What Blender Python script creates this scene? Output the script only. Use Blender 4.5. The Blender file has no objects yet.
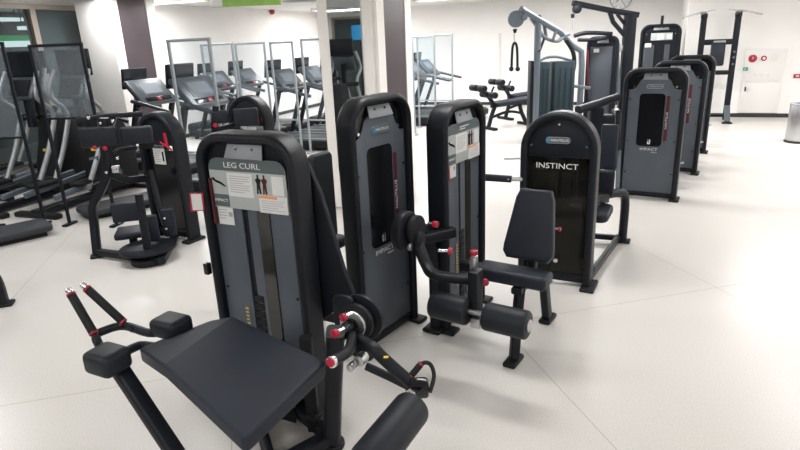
import bpy, bmesh, math, random
from mathutils import Vector, Matrix
random.seed(7)
PI = math.pi
scene = bpy.context.scene
COL = scene.collection

# ------------------------------------------------------------------ camera
FPX = 580.0; H = 1.75; TH = math.radians(17.8); PH = math.radians(2.44)
_R = Vector((1, 0, 0)); _U = Vector((0, math.sin(TH), math.cos(TH))); _W = Vector((0, math.cos(TH), -math.sin(TH)))
_r = math.cos(PH)*_R - math.sin(PH)*_U
_u = math.cos(PH)*_U + math.sin(PH)*_R
cam_d = bpy.data.cameras.new('camera'); cam = bpy.data.objects.new('camera', cam_d); COL.objects.link(cam)
cam_d.sensor_width = 36; cam_d.lens = 36*FPX/800; cam_d.clip_end = 200; cam_d.clip_start = .05
M4 = Matrix((_r, _u, -_W)).transposed().to_4x4(); M4.translation = Vector((0, 0, H)); cam.matrix_world = M4
scene.camera = cam

def ray(x, y): return _W + _r*((x-400)/FPX) - _u*((y-225)/FPX)
def fl(x, y, z=0.0):
    d = ray(x, y); return Vector((0, 0, H)) + d*((z-H)/d.z)
def at(x, y, Y):
    d = ray(x, y); return Vector((0, 0, H)) + d*(Y/d.y)

# ------------------------------------------------------------------ materials
MATS = {}
def mat(name, col, rough=.5, metal=0., bump=0., bscale=200., spec=.5, var=0., vscale=6., coat=0., trans=0., alpha=1., emit=None, estr=0.):
    m = bpy.data.materials.new(name); m.use_nodes = True
    nt = m.node_tree; p = nt.nodes['Principled BSDF']
    p.inputs['Base Color'].default_value = (*col, 1); p.inputs['Roughness'].default_value = rough
    p.inputs['Metallic'].default_value = metal; p.inputs['Specular IOR Level'].default_value = spec
    p.inputs['Coat Weight'].default_value = coat; p.inputs['Transmission Weight'].default_value = trans
    p.inputs['Alpha'].default_value = alpha
    if emit: p.inputs['Emission Color'].default_value = (*emit, 1); p.inputs['Emission Strength'].default_value = estr
    tc = nt.nodes.new('ShaderNodeTexCoord')
    if var:
        n = nt.nodes.new('ShaderNodeTexNoise'); n.inputs['Scale'].default_value = vscale; n.inputs['Detail'].default_value = 4
        nt.links.new(tc.outputs['Object'], n.inputs['Vector'])
        r = nt.nodes.new('ShaderNodeValToRGB')
        r.color_ramp.elements[0].position = .3; r.color_ramp.elements[1].position = .7
        r.color_ramp.elements[0].color = (*[c*(1-var) for c in col], 1); r.color_ramp.elements[1].color = (*[min(1, c*(1+var)) for c in col], 1)
        nt.links.new(n.outputs['Fac'], r.inputs['Fac']); nt.links.new(r.outputs['Color'], p.inputs['Base Color'])
    if bump:
        n = nt.nodes.new('ShaderNodeTexNoise'); n.inputs['Scale'].default_value = bscale; n.inputs['Detail'].default_value = 2
        nt.links.new(tc.outputs['Object'], n.inputs['Vector'])
        b = nt.nodes.new('ShaderNodeBump'); b.inputs['Strength'].default_value = bump; b.inputs['Distance'].default_value = .002
        nt.links.new(n.outputs['Fac'], b.inputs['Height']); nt.links.new(b.outputs['Normal'], p.inputs['Normal'])
    MATS[name] = m; return m

mat('black', (.0075, .0092, .0130), .42, bump=.12, bscale=420, spec=.22)
mat('black_soft', (.0085, .0092, .011), .6, bump=.1, bscale=300, spec=.25)
mat('black_gloss', (.006, .0065, .008), .16, spec=.35)
mat('panel', (.082, .095, .113), .45, metal=.2, spec=.35, bump=.05, bscale=500, var=.05)
mat('panel_dark', (.050, .058, .070), .42, metal=.25, bump=.05, bscale=500)
mat('bracket', (.20, .215, .23), .45, metal=.3)
mat('pad', (.0130, .0172, .0265), .48, spec=.25, bump=.25, bscale=650, var=.08)
mat('roller', (.0105, .0130, .0180), .48, spec=.25, bump=.2, bscale=400)
mat('chrome', (.72, .72, .74), .18, metal=1)
mat('steel', (.50, .50, .51), .32, metal=1, bump=.05, bscale=60)
mat('silver', (.125, .150, .175), .5, metal=.3, spec=.35)
mat('alu', (.34, .375, .40), .40, metal=.5)
mat('arm_silver', (.30, .315, .325), .38, metal=.5)
mat('red', (.36, .007, .028), .40)
mat('maroon', (.075, .012, .018), .55, spec=.25)
mat('white', (.80, .80, .80), .5)
mat('label_white', (.62, .62, .61), .5)
mat('label_grey', (.37, .40, .395), .5)
mat('label_dark', (.075, .095, .10), .45)
mat('label_text', (.33, .33, .34), .6)
mat('orange', (.75, .30, .10), .5)
mat('yellow', (.75, .50, .04), .5)
mat('blue', (.03, .20, .42), .35)
mat('teal_cover', (.018, .034, .043), .5, spec=.3)
mat('screen', (.012, .014, .018), .12)
mat('console', (.040, .049, .060), .34)
mat('wall', (.80, .785, .765), .85, bump=.04, bscale=90, var=.02, vscale=2)
mat('wall_warm', (.68, .655, .62), .85, bump=.04, bscale=90, var=.02, vscale=2)
mat('white_trim', (.84, .81, .77), .6)
mat('column_dark', (.062, .045, .052), .38, var=.12, vscale=3)
mat('ceiling', (.66, .65, .64), .9, bump=.05, bscale=120)
mat('rubber_base', (.02, .02, .021), .6)
mat('winframe', (.34, .29, .25), .45, metal=.2)
mat('blind', (.075, .095, .105), .5)
mat('corridor', (.045, .047, .05), .7)
mat('green', (.05, .42, .12), .45)
mat('leaf', (.28, .50, .10), .5, var=.35, vscale=4)
mat('mirror', (.86, .90, .90), .02, metal=1)
mat('tinted', (.012, .011, .009), .1, alpha=.62, spec=.35)
mat('green_tag', (.02, .30, .16), .5)
mat('cabinet', (.74, .715, .69), .55)
mat('lamp_glow', (.9, .9, .9), .5, emit=(1, .985, .965), estr=7.)
mat('glow_soft', (.9, .9, .9), .5, emit=(.85, .95, 1), estr=1.3)
mat('glow_green', (.02, .3, .08), .5, emit=(.03, .55, .14), estr=.5)
mat('screen_lit', (.02, .1, .2), .3, emit=(.02, .22, .42), estr=.45)
mat('rubber_mat', (.022, .026, .032), .62, bump=.3, bscale=160)

mat('shroud_brown', (.105, .092, .072), .5)
mat('display', (.15, .17, .19), .5, spec=.25)
def clear_mat(name, tint, op, rough=.04):
    m = bpy.data.materials.new(name); m.use_nodes = True; nt = m.node_tree
    for n in list(nt.nodes): nt.nodes.remove(n)
    out = nt.nodes.new('ShaderNodeOutputMaterial'); mix = nt.nodes.new('ShaderNodeMixShader')
    tr = nt.nodes.new('ShaderNodeBsdfTransparent'); tr.inputs['Color'].default_value = (*tint, 1)
    gl = nt.nodes.new('ShaderNodeBsdfPrincipled'); gl.inputs['Base Color'].default_value = (.55, .6, .62, 1); gl.inputs['Roughness'].default_value = rough
    lw = nt.nodes.new('ShaderNodeLayerWeight'); lw.inputs['Blend'].default_value = .25
    ma = nt.nodes.new('ShaderNodeMath'); ma.operation = 'MULTIPLY_ADD'; ma.inputs[1].default_value = .16; ma.inputs[2].default_value = op
    nt.links.new(lw.outputs['Fresnel'], ma.inputs[0]); nt.links.new(ma.outputs[0], mix.inputs['Fac'])
    nt.links.new(tr.outputs[0], mix.inputs[1]); nt.links.new(gl.outputs[0], mix.inputs[2]); nt.links.new(mix.outputs[0], out.inputs[0])
    MATS[name] = m
clear_mat('acrylic', (.91, .935, .95), .03)
clear_mat('acrylic_haze', (.80, .83, .86), .10)
clear_mat('glass', (.75, .8, .8), .08)
mat('window_cover', (.026, .0245, .021), .12)

def floor_mat():
    m = bpy.data.materials.new('floor_vinyl'); m.use_nodes = True; nt = m.node_tree; L = nt.links
    p = nt.nodes['Principled BSDF']; p.inputs['Roughness'].default_value = .30; p.inputs['Specular IOR Level'].default_value = .45
    geo = nt.nodes.new('ShaderNodeNewGeometry')
    mp = nt.nodes.new('ShaderNodeMapping'); mp.vector_type = 'POINT'
    mp.inputs['Rotation'].default_value = (0, 0, -math.radians(13.9))   # sheet joints run at this angle to the world axes
    L.new(geo.outputs['Position'], mp.inputs['Vector'])
    n1 = nt.nodes.new('ShaderNodeTexNoise'); n1.inputs['Scale'].default_value = 160; n1.inputs['Detail'].default_value = 3; L.new(geo.outputs['Position'], n1.inputs['Vector'])
    n2 = nt.nodes.new('ShaderNodeTexNoise'); n2.inputs['Scale'].default_value = .8; n2.inputs['Detail'].default_value = 3; L.new(geo.outputs['Position'], n2.inputs['Vector'])
    r1 = nt.nodes.new('ShaderNodeValToRGB'); r1.color_ramp.elements[0].position = .32; r1.color_ramp.elements[1].position = .62
    r1.color_ramp.elements[0].color = (.53, .507, .478, 1); r1.color_ramp.elements[1].color = (.65, .632, .605, 1); L.new(n1.outputs['Fac'], r1.inputs['Fac'])
    r2 = nt.nodes.new('ShaderNodeValToRGB'); r2.color_ramp.elements[0].color = (.93, .92, .91, 1); r2.color_ramp.elements[1].color = (1, 1, 1, 1); L.new(n2.outputs['Fac'], r2.inputs['Fac'])
    mu = nt.nodes.new('ShaderNodeMix'); mu.data_type = 'RGBA'; mu.blend_type = 'MULTIPLY'; mu.inputs[0].default_value = 1
    L.new(r1.outputs[0], mu.inputs[6]); L.new(r2.outputs[0], mu.inputs[7])
    sx = nt.nodes.new('ShaderNodeSeparateXYZ'); L.new(mp.outputs[0], sx.inputs[0])
    def joint(sock, off, per, w):
        a = nt.nodes.new('ShaderNodeMath'); a.operation = 'SUBTRACT'; a.inputs[1].default_value = off - per/2; L.new(sock, a.inputs[0])
        b = nt.nodes.new('ShaderNodeMath'); b.operation = 'FLOORED_MODULO'; b.inputs[1].default_value = per; L.new(a.outputs[0], b.inputs[0])
        c = nt.nodes.new('ShaderNodeMath'); c.operation = 'SUBTRACT'; c.inputs[1].default_value = per/2; L.new(b.outputs[0], c.inputs[0])
        d = nt.nodes.new('ShaderNodeMath'); d.operation = 'ABSOLUTE'; L.new(c.outputs[0], d.inputs[0])
        e = nt.nodes.new('ShaderNodeMath'); e.operation = 'LESS_THAN'; e.inputs[1].default_value = w; L.new(d.outputs[0], e.inputs[0])
        return e.outputs[0]
    j1 = joint(sx.outputs['X'], 1.385, 1.64, .0026); j2 = joint(sx.outputs['Y'], 3.072, 9.0, .003)
    mx = nt.nodes.new('ShaderNodeMath'); mx.operation = 'MAXIMUM'; L.new(j1, mx.inputs[0]); L.new(j2, mx.inputs[1])
    sc_ = nt.nodes.new('ShaderNodeMath'); sc_.operation = 'MULTIPLY'; sc_.inputs[1].default_value = .5; L.new(mx.outputs[0], sc_.inputs[0])
    mj = nt.nodes.new('ShaderNodeMix'); mj.data_type = 'RGBA'; L.new(sc_.outputs[0], mj.inputs[0]); L.new(mu.outputs[2], mj.inputs[6]); mj.inputs[7].default_value = (.22, .17, .13, 1)
    L.new(mj.outputs[2], p.inputs['Base Color'])
    MATS['floor'] = m
floor_mat()

# ------------------------------------------------------------------ mesh builder
def frame_from(d, up=Vector((0, 0, 1))):
    d = d.normalized()
    if abs(d.dot(up)) > .98: up = Vector((0, 1, 0))
    x = up.cross(d).normalized(); y = d.cross(x); return x, y

ROOTM = {}
class MB:
    def __init__(s): s.bm = bmesh.new()
    def _merge(s, b2, M=None):
        if M is not None: bmesh.ops.transform(b2, matrix=M, verts=b2.verts)
        me = bpy.data.meshes.new('t'); b2.to_mesh(me); b2.free(); s.bm.from_mesh(me); bpy.data.meshes.remove(me); return s
    def box(s, c, size, rot=None, bev=0., seg=2, taper=None):
        b = bmesh.new(); bmesh.ops.create_cube(b, size=1)
        for v in b.verts:
            v.co = Vector((v.co.x*size[0], v.co.y*size[1], v.co.z*size[2]))
            if taper and v.co.z > 0: v.co.x *= taper[0]; v.co.y *= taper[1]
        if bev: bmesh.ops.bevel(b, geom=b.edges[:], offset=min(bev, min(size)*.49), segments=seg, affect='EDGES', profile=.5)
        M = Matrix.Translation(Vector(c))
        if rot is not None: M = M @ (rot if isinstance(rot, Matrix) else Matrix.Rotation(rot, 4, 'Z'))
        return s._merge(b, M)
    def cyl(s, p0, p1, r, n=20, r2=None, bev=0., seg=2):
        p0 = Vector(p0); p1 = Vector(p1); d = p1-p0
        b = bmesh.new(); bmesh.ops.create_cone(b, cap_ends=True, segments=n, radius1=r, radius2=r if r2 is None else r2, depth=d.length)
        if bev:
            es = [e for e in b.edges if any(len(f.verts) > 4 for f in e.link_faces)]
            bmesh.ops.bevel(b, geom=es, offset=bev, segments=seg, affect='EDGES', profile=.5)
        return s._merge(b, Matrix.Translation((p0+p1)/2) @ d.to_track_quat('Z', 'Y').to_matrix().to_4x4())
    def ball(s, c, r, sc=(1, 1, 1), n=16):
        b = bmesh.new(); bmesh.ops.create_uvsphere(b, u_segments=n, v_segments=n//2+1, radius=r)
        return s._merge(b, Matrix.Translation(Vector(c)) @ Matrix.Diagonal((*sc, 1)))
    def sweep(s, pts, sec, up=None, closed=False, caps=True):
        """sec: list of (u,v); u along the in-plane normal, v along up"""
        pts = [Vector(p) for p in pts]; n = len(pts); rings = []; px = None
        for i, p in enumerate(pts):
            if closed: t = (pts[(i+1) % n]-pts[i-1])
            else: t = (pts[min(i+1, n-1)]-pts[max(i-1, 0)])
            t.normalize()
            if up is not None:
                v = Vector(up).normalized(); x = t.cross(v)
                if x.length < 1e-4: x = Vector((1, 0, 0))
                x.normalize(); y = v
                sc_ = 1.
                if 0 < i < n-1 or closed:
                    a = (pts[(i+1) % n]-p).normalized(); c = max(.5, a.dot(t)); sc_ = 1/c
                rings.append([s.bm.verts.new(p + x*u*sc_ + y*w) for u, w in sec])
            else:
                if px is None: x, y = frame_from(t)
                else:
                    x = (px - t*px.dot(t)).normalized(); y = t.cross(x)
                px = x
                rings.append([s.bm.verts.new(p + x*u + y*w) for u, w in sec])
        m = len(sec)
        for i in range(n if closed else n-1):
            a, b = rings[i], rings[(i+1) % n]
            for j in range(m):
                s.bm.faces.new((a[j], a[(j+1) % m], b[(j+1) % m], b[j]))
        if caps and not closed:
            s.bm.faces.new(list(reversed(rings[0]))); s.bm.faces.new(rings[-1])
        return s
    def tube(s, pts, r, n=12, closed=False, rv=None, smooth=True, up=None):
        if smooth and len(pts) > 2: pts = curve(pts, closed)
        return s.sweep(pts, [(r*math.cos(2*PI*k/n), (rv or r)*math.sin(2*PI*k/n)) for k in range(n)], up=up, closed=closed)
    def rtube(s, pts, w, h, bev=.008, up=None, smooth=False):
        if smooth and len(pts) > 2: pts = curve(pts)
        return s.sweep(pts, rrect(w, h, bev, 3), up=up)
    def prism(s, out, M, depth, bev=0., seg=2):
        """outline (u,v) in plane of M (x,y axes), extruded along M's z from 0 to depth"""
        b = bmesh.new(); vs = [b.verts.new((u, v, 0)) for u, v in out]
        f = b.faces.new(vs); f.normal_update()
        r = bmesh.ops.extrude_face_region(b, geom=[f]); 
        for v in [g for g in r['geom'] if isinstance(g, bmesh.types.BMVert)]: v.co.z += depth
        bmesh.ops.recalc_face_normals(b, faces=b.faces)
        if bev:
            es = [e for e in b.edges if any(len(q.verts) == len(out) for q in e.link_faces) and abs(e.verts[0].co.z-e.verts[1].co.z) < 1e-6]
            bmesh.ops.bevel(b, geom=es, offset=bev, segments=seg, affect='EDGES', profile=.5)
        return s._merge(b, M)
    def text(s, body, M, size, depth=.0008, align='CENTER', sx=1.):
        cu = bpy.data.curves.new('lettering', 'FONT'); cu.body = body; cu.size = size; cu.align_x = align; cu.align_y = 'CENTER'; cu.extrude = depth
        cu.resolution_u = 3
        o = bpy.data.objects.new('lettering', cu); COL.objects.link(o)
        dg = bpy.context.evaluated_depsgraph_get(); me = bpy.data.meshes.new_from_object(o.evaluated_get(dg))
        b = bmesh.new(); b.from_mesh(me); bpy.data.meshes.remove(me); bpy.data.objects.remove(o); bpy.data.curves.remove(cu)
        return s._merge(b, M @ Matrix.Diagonal((sx, 1, 1, 1)))
    def build(s, name, material, parent=None, world=False, smooth=True, angle=35):
        if world and parent is not None:
            bmesh.ops.transform(s.bm, matrix=ROOTM[parent.name].inverted(), verts=s.bm.verts)
        bmesh.ops.recalc_face_normals(s.bm, faces=s.bm.faces)
        me = bpy.data.meshes.new(name); s.bm.to_mesh(me); s.bm.free()
        me.materials.append(MATS[material])
        if smooth:
            for p in me.polygons: p.use_smooth = True
            me.set_sharp_from_angle(angle=math.radians(angle))
        o = bpy.data.objects.new(name, me); COL.objects.link(o)
        if parent is not None: o.parent = parent; ROOTM[o.name] = ROOTM.get(parent.name, Matrix.Identity(4))
        return o

def curve(pts, closed=False, k=6):
    pts = [Vector(p) for p in pts]; n = len(pts); out = []
    for i in range(n if closed else n-1):
        if closed: p0, p1, p2, p3 = pts[i-1], pts[i], pts[(i+1) % n], pts[(i+2) % n]
        else: p0, p1, p2, p3 = pts[max(i-1, 0)], pts[i], pts[i+1], pts[min(i+2, n-1)]
        for j in range(k):
            t = j/k
            out.append(.5*((2*p1)+(p2-p0)*t+(2*p0-5*p1+4*p2-p3)*t*t+(-p0+3*p1-3*p2+p3)*t**3))
    if not closed: out.append(pts[-1])
    return out
def rrect(w, h, r, n=4):
    r = min(r, w*.499, h*.499); o = []
    for cx, cy, a in ((w/2-r, h/2-r, 0), (-w/2+r, h/2-r, PI/2), (-w/2+r, -h/2+r, PI), (w/2-r, -h/2+r, 1.5*PI)):
        for k in range(n+1):
            t = a + k*PI/2/n; o.append((cx+r*math.cos(t), cy+r*math.sin(t)))
    return o
def shift(o, dx, dy): return [(x+dx, y+dy) for x, y in o]
def axes(x, y, o=(0, 0, 0)):
    x = Vector(x).normalized(); y = Vector(y); z = x.cross(y).normalized(); y = z.cross(x)
    M = Matrix((x, y, z)).transposed().to_4x4(); M.translation = Vector(o); return M
def FRONT(y, x=0, z=0): return axes((1, 0, 0), (0, 0, 1), (x, y, z))    # local x right, z up; extrudes towards -y (the front)

def thing(name, label, cat, loc=(0, 0, 0), rz=0., group=None):
    o = bpy.data.objects.new(name, None); COL.objects.link(o); o.empty_display_size = .1
    o.location = loc; o.rotation_euler = (0, 0, rz); o['label'] = label; o['category'] = cat
    if group: o['group'] = group
    ROOTM[o.name] = Matrix.Translation(Vector(loc)) @ Matrix.Rotation(rz, 4, 'Z')
    return o
def tag(o, label, cat, group=None):
    o['label'] = label; o['category'] = cat
    if group: o['group'] = group
    return o
def struct(o): o['kind'] = 'structure'; return o
def dup(root, loc, rz, label, group=None):
    r = root.copy(); COL.objects.link(r); r.location = loc; r.rotation_euler = (0, 0, rz); r['label'] = label
    if group: r['group'] = group
    for ch in list(root.children):
        c = ch.copy(); COL.objects.link(c); c.parent = r
        for g in list(ch.children):
            d = g.copy(); COL.objects.link(d); d.parent = c
    return r
def az(a): return math.radians(90-a)          # object whose local x points along compass azimuth a

# ------------------------------------------------------------------ room: a = along the left wall, b = along the back wall
C0 = Vector((-2.1, 17.3, 0)); B = Vector((.927, -.375, 0)).normalized(); A = Vector((.375, .927, 0)).normalized()
RZ = math.atan2(B.y, B.x); HC = 2.55
def rm(p, q, z=0.): return C0 + B*p - A*q + Vector((0, 0, z))
def rbox(mb, p0, p1, q0, q1, z0, z1, bev=0): return mb.box(rm((p0+p1)/2, (q0+q1)/2, (z0+z1)/2), (abs(p1-p0), abs(q1-q0), abs(z1-z0)), rot=RZ, bev=bev)

PW, QW = 15.0, 20.0
struct(rbox(MB(), -3.2, PW+.2, -.2, QW+.2, -.12, 0).build('floor', 'floor', smooth=False))
struct(rbox(MB(), -3.2, PW+.2, -.2, QW+.2, HC, HC+.12).build('ceiling', 'ceiling', smooth=False))
# left wall with a glazed opening
WQ0, WQ1, WZ0, WZ1 = 7.72, 19.6, .12, 2.46
w = MB(); rbox(w, -.2, 0, -.2, WQ0, 0, HC); rbox(w, -.2, 0, WQ1, QW+.2, 0, HC); rbox(w, -.2, 0, WQ0, WQ1, 0, WZ0); rbox(w, -.2, 0, WQ0, WQ1, WZ1, HC)
struct(w.build('wall_left', 'wall', smooth=False))
struct(rbox(MB(), 0, 9.32, -.2, 0, 0, HC).build('wall_back', 'wall', smooth=False))
w = MB(); rbox(w, 9.32, PW, -.2, 2.04, 0, HC); struct(w.build('wall_alcove', 'wall', smooth=False))
struct(rbox(MB(), PW, PW+.2, 2.04, QW, 0, HC).build('wall_right', 'wall', smooth=False))
w = MB(); rbox(w, -.2, .25, QW, QW+.2, 0, HC); rbox(w, 4.25, PW+.2, QW, QW+.2, 0, HC); rbox(w, .25, 4.25, QW, QW+.2, 2.4, HC); rbox(w, .25, 4.25, QW, QW+.2, 0, .1)
struct(w.build('wall_front', 'wall', smooth=False))
w = MB(); rbox(w, .25, 4.25, QW+.02, QW+.12, 2.33, 2.4); rbox(w, .25, 4.25, QW+.02, QW+.12, .1, .17)
for p_ in (.285, 1.6, 2.9, 4.215): rbox(w, p_-.035, p_+.035, QW+.02, QW+.12, .1, 2.4)
w2 = struct(w.build('window_2', 'winframe', smooth=False))
for p0_, p1_ in ((.32, 1.565), (1.635, 2.865), (2.935, 4.18)): rbox(MB(), p0_, p1_, QW+.07, QW+.078, .17, 2.33).build('pane', 'glass', w2)
rbox(MB(), .25, 4.25, QW+.16, QW+.2, .1, 2.4).build('dark_backdrop', 'corridor', w2)  # dark sheet added behind the panes, standing in for the darkness outside
w = MB(); rbox(w, 9.32, PW, 2.04, 2.055, 0, .075); rbox(w, 9.305, 9.32, 0, 2.055, 0, .075); rbox(w, 0, 9.305, 0, .015, 0, .075)
struct(w.build('baseboard_back', 'rubber_base', smooth=False))
struct(rbox(MB(), 0, .015, .015, QW, 0, .075).build('baseboard_left', 'rubber_base', smooth=False))
# vertical joint strip on the back wall
struct(rbox(MB(), 5.17, 5.23, .0, .02, 0, 1.78).build('trim_1', 'wall_warm', smooth=False))

# window (two bays)
f = MB(); fw = .07
rbox(f, -.12, .02, WQ0, WQ1, WZ1-fw, WZ1); rbox(f, -.12, .03, WQ0, WQ1, WZ0, WZ0+fw)
for q in (WQ0+.035, 8.66, 10.3, 12.0, 13.6, 15.6, 17.6, WQ1-.035): rbox(f, -.12, .02, q-.045, q+.045, WZ0, WZ1)
wf = struct(f.build('window_1', 'winframe', smooth=False))
rbox(MB(), -.07, -.06, WQ0+.08, 8.61, WZ0+.07, WZ1-.07).build('window_blind', 'blind', wf)
g = MB(); rbox(g, -.055, -.047, 8.70, 10.26, WZ0+.07, WZ1-.07); g.build('pane', 'glass', wf)
for qa, qb in ((10.34, 11.96), (12.04, 13.56), (13.64, 15.56), (15.64, 17.56), (17.64, WQ1-.08)):
    g = MB(); rbox(g, -.055, -.047, qa, qb, WZ0+.07, WZ1-.07); g.build('pane', 'glass', wf)
g = MB(); rbox(g, -.045, -.037, WQ0+.08, 8.61, WZ0+.07, WZ1-.07); g.build('pane', 'glass', wf)
# dim corridor behind the glass
c = MB(); rbox(c, -3.2, -3.1, 4.5, 20, 0, HC); rbox(c, -3.1, -.2, 4.4, 4.5, 0, HC); rbox(c, -3.1, -.2, 20, 20.1, 0, HC)
struct(c.build('wall_corridor', 'corridor', smooth=False))
for (p, q, l, drop, lab) in ((-1.5, 7.56, .42, .36, 'the lower one'), (-2.4, 7.55, 1.0, .17, 'the upper one at the left edge')):
    t = thing('corridor_light', 'white strip light in the corridor behind the glass, '+lab, 'ceiling light', rm(p, q, HC), RZ, 'corridor strip lights')
    m = MB(); m.box((0, 0, -drop), (.16, l, .06)); m.build('housing', 'glow_soft', t)
    for s in (-1, 1):
        m = MB(); m.cyl((0, s*l*.4, -drop+.02), (0, s*l*.4, 0), .008, 8); m.build('hanger', 'black', t)
P_ = rm(0, 0); 
tvw = thing('television', 'television with a blue picture, seen only in the column mirror', 'television', rm(1.55, 19.2, 0), RZ+.4)
m = MB(); m.box((0, 0, .02), (.6, .5, .04), bev=.01); m.build('base', 'black', tvw); m = MB(); m.rtube([(0, 0, .03), (0, 0, 1.85)], .07, .07, .015); m.build('pole', 'black', tvw)
m = MB(); m.box((0, .04, 1.95), (.62, .06, .42), bev=.012); sc2 = m.build('housing', 'black', tvw); m = MB(); m.box((0, .073, 1.95), (.58, .006, .38)); m.build('picture', 'screen_lit', sc2)
t = thing('shop_sign', 'green and white shop sign glowing in the corridor beyond the window', 'sign', rm(-2.9, 6.9, 1.84), RZ)
m = MB(); m.box((0, 0, .115), (.12, 2.6, .11)); m.build('white_band', 'glow_soft', t)
m = MB(); m.box((0.0, 0, .222), (.13, 2.6, .10)); m.build('green_band', 'glow_green', t)
m = MB(); m.box((-.03, 0, -.1), (.1, 2.5, .06)); m.build('rail', 'black', t)

# columns: plaster left face, dark panel with white borders on the right face
def column(P0, wl, wr, name):
    """P0 nearest corner; left face runs -B for wl, right face runs +A for wr"""
    p = (P0-C0).dot(B); q = -(P0-C0).dot(A)
    c = struct(rbox(MB(), p-wl, p, q-wr, q, 0, HC).build(name, 'wall', smooth=False))
    m = MB(); rbox(m, p, p+.012, q-wr*.80, q-wr*.20, 0, HC-.005); m.build('dark_panel', 'column_dark', c, smooth=False)
    m = MB(); rbox(m, p, p+.02, q-wr*.19, q+.0, 0, HC-.005); rbox(m, p, p+.02, q-wr, q-wr*.81, 0, HC-.005); m.build('white_border', 'white_trim', c, smooth=False)
    return p, q
K1 = at(113, 40, 9.3); K2 = at(377, 60, 5.95)
p1, q1 = column(K1, .65, .95, 'column')
p2, q2 = column(K2, .62, .95, 'column')
t = thing('wall_mirror', 'tall mirror on the pale column face, reflecting exercise machines', 'mirror', rm(p2-.31, q2, 0), RZ)
m = MB(); m.box((-.015, -.010, 1.28), (.355, .016, 2.50)); m.build('glass', 'mirror', t, smooth=False)
m = MB()
for x in (-.25, .235): m.box((x, -.012, 1.28), (.11, .022, 2.52))
m.build('side_border', 'white_trim', t, smooth=False)

# ------------------------------------------------------------------ ceiling lights (a grid of long fluorescent troughs)
LN = 0
def ceiling_light(p, q, energy, label, along=True, size=(1.25, .28)):
    t = thing('ceiling_light', label, 'ceiling light', rm(p, q, HC), RZ if along else RZ+PI/2, 'fluorescent ceiling lights')
    m = MB(); w_, d_ = size
    for s_ in (-1, 1): m.box((0, s_*(d_/2+.015), -.03), (w_+.06, .03, .06)); m.box((s_*(w_/2+.015), 0, -.03), (.03, d_+.06, .06))
    m.build('frame', 'white', t, smooth=False)
    m = MB(); m.box((0, 0, -.02), (w_, d_, .03)); m.build('diffuser', 'lamp_glow', t, smooth=False)
    ld = bpy.data.lights.new('tube_glow', 'AREA'); ld.shape = 'RECTANGLE'; ld.size = w_; ld.size_y = d_; ld.energy = energy; ld.color = (1, .99, .985)
    lo = bpy.data.objects.new('tube_glow', ld); COL.objects.link(lo); lo.parent = t; lo.location = (0, 0, -.062)
rows = {'of the rear row': (2.7, 95), 'of the second row': (5.3, 85), 'of the third row': (8.4, 52), 'of the fourth row': (11.8, 36), 'of the row over the leg curl': (15.2, 30), 'of the row behind the camera': (18.4, 28)}
cols = {'by the left wall': 1.5, 'left of the mirrored column': 4.6, 'over the middle': 7.6, 'right of the middle': 10.8, 'along the right wall': 13.6}
for rn, (q, en) in rows.items():
    for cn, p in cols.items():
        if q < 3 and p > 10: continue
        if q == 5.3 and p == 1.5: ceiling_light(.95, 6.75, en, 'fluorescent ceiling light '+rn+', '+cn); continue
        if q < 3 and p == 1.5: ceiling_light(1.5, 1.6, en, 'fluorescent ceiling light '+rn+', '+cn); continue
        ceiling_light(p, q, en*(.72 if p > 10 and 8 < q < 16 else 1), 'fluorescent ceiling light '+rn+', '+cn)

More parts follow.
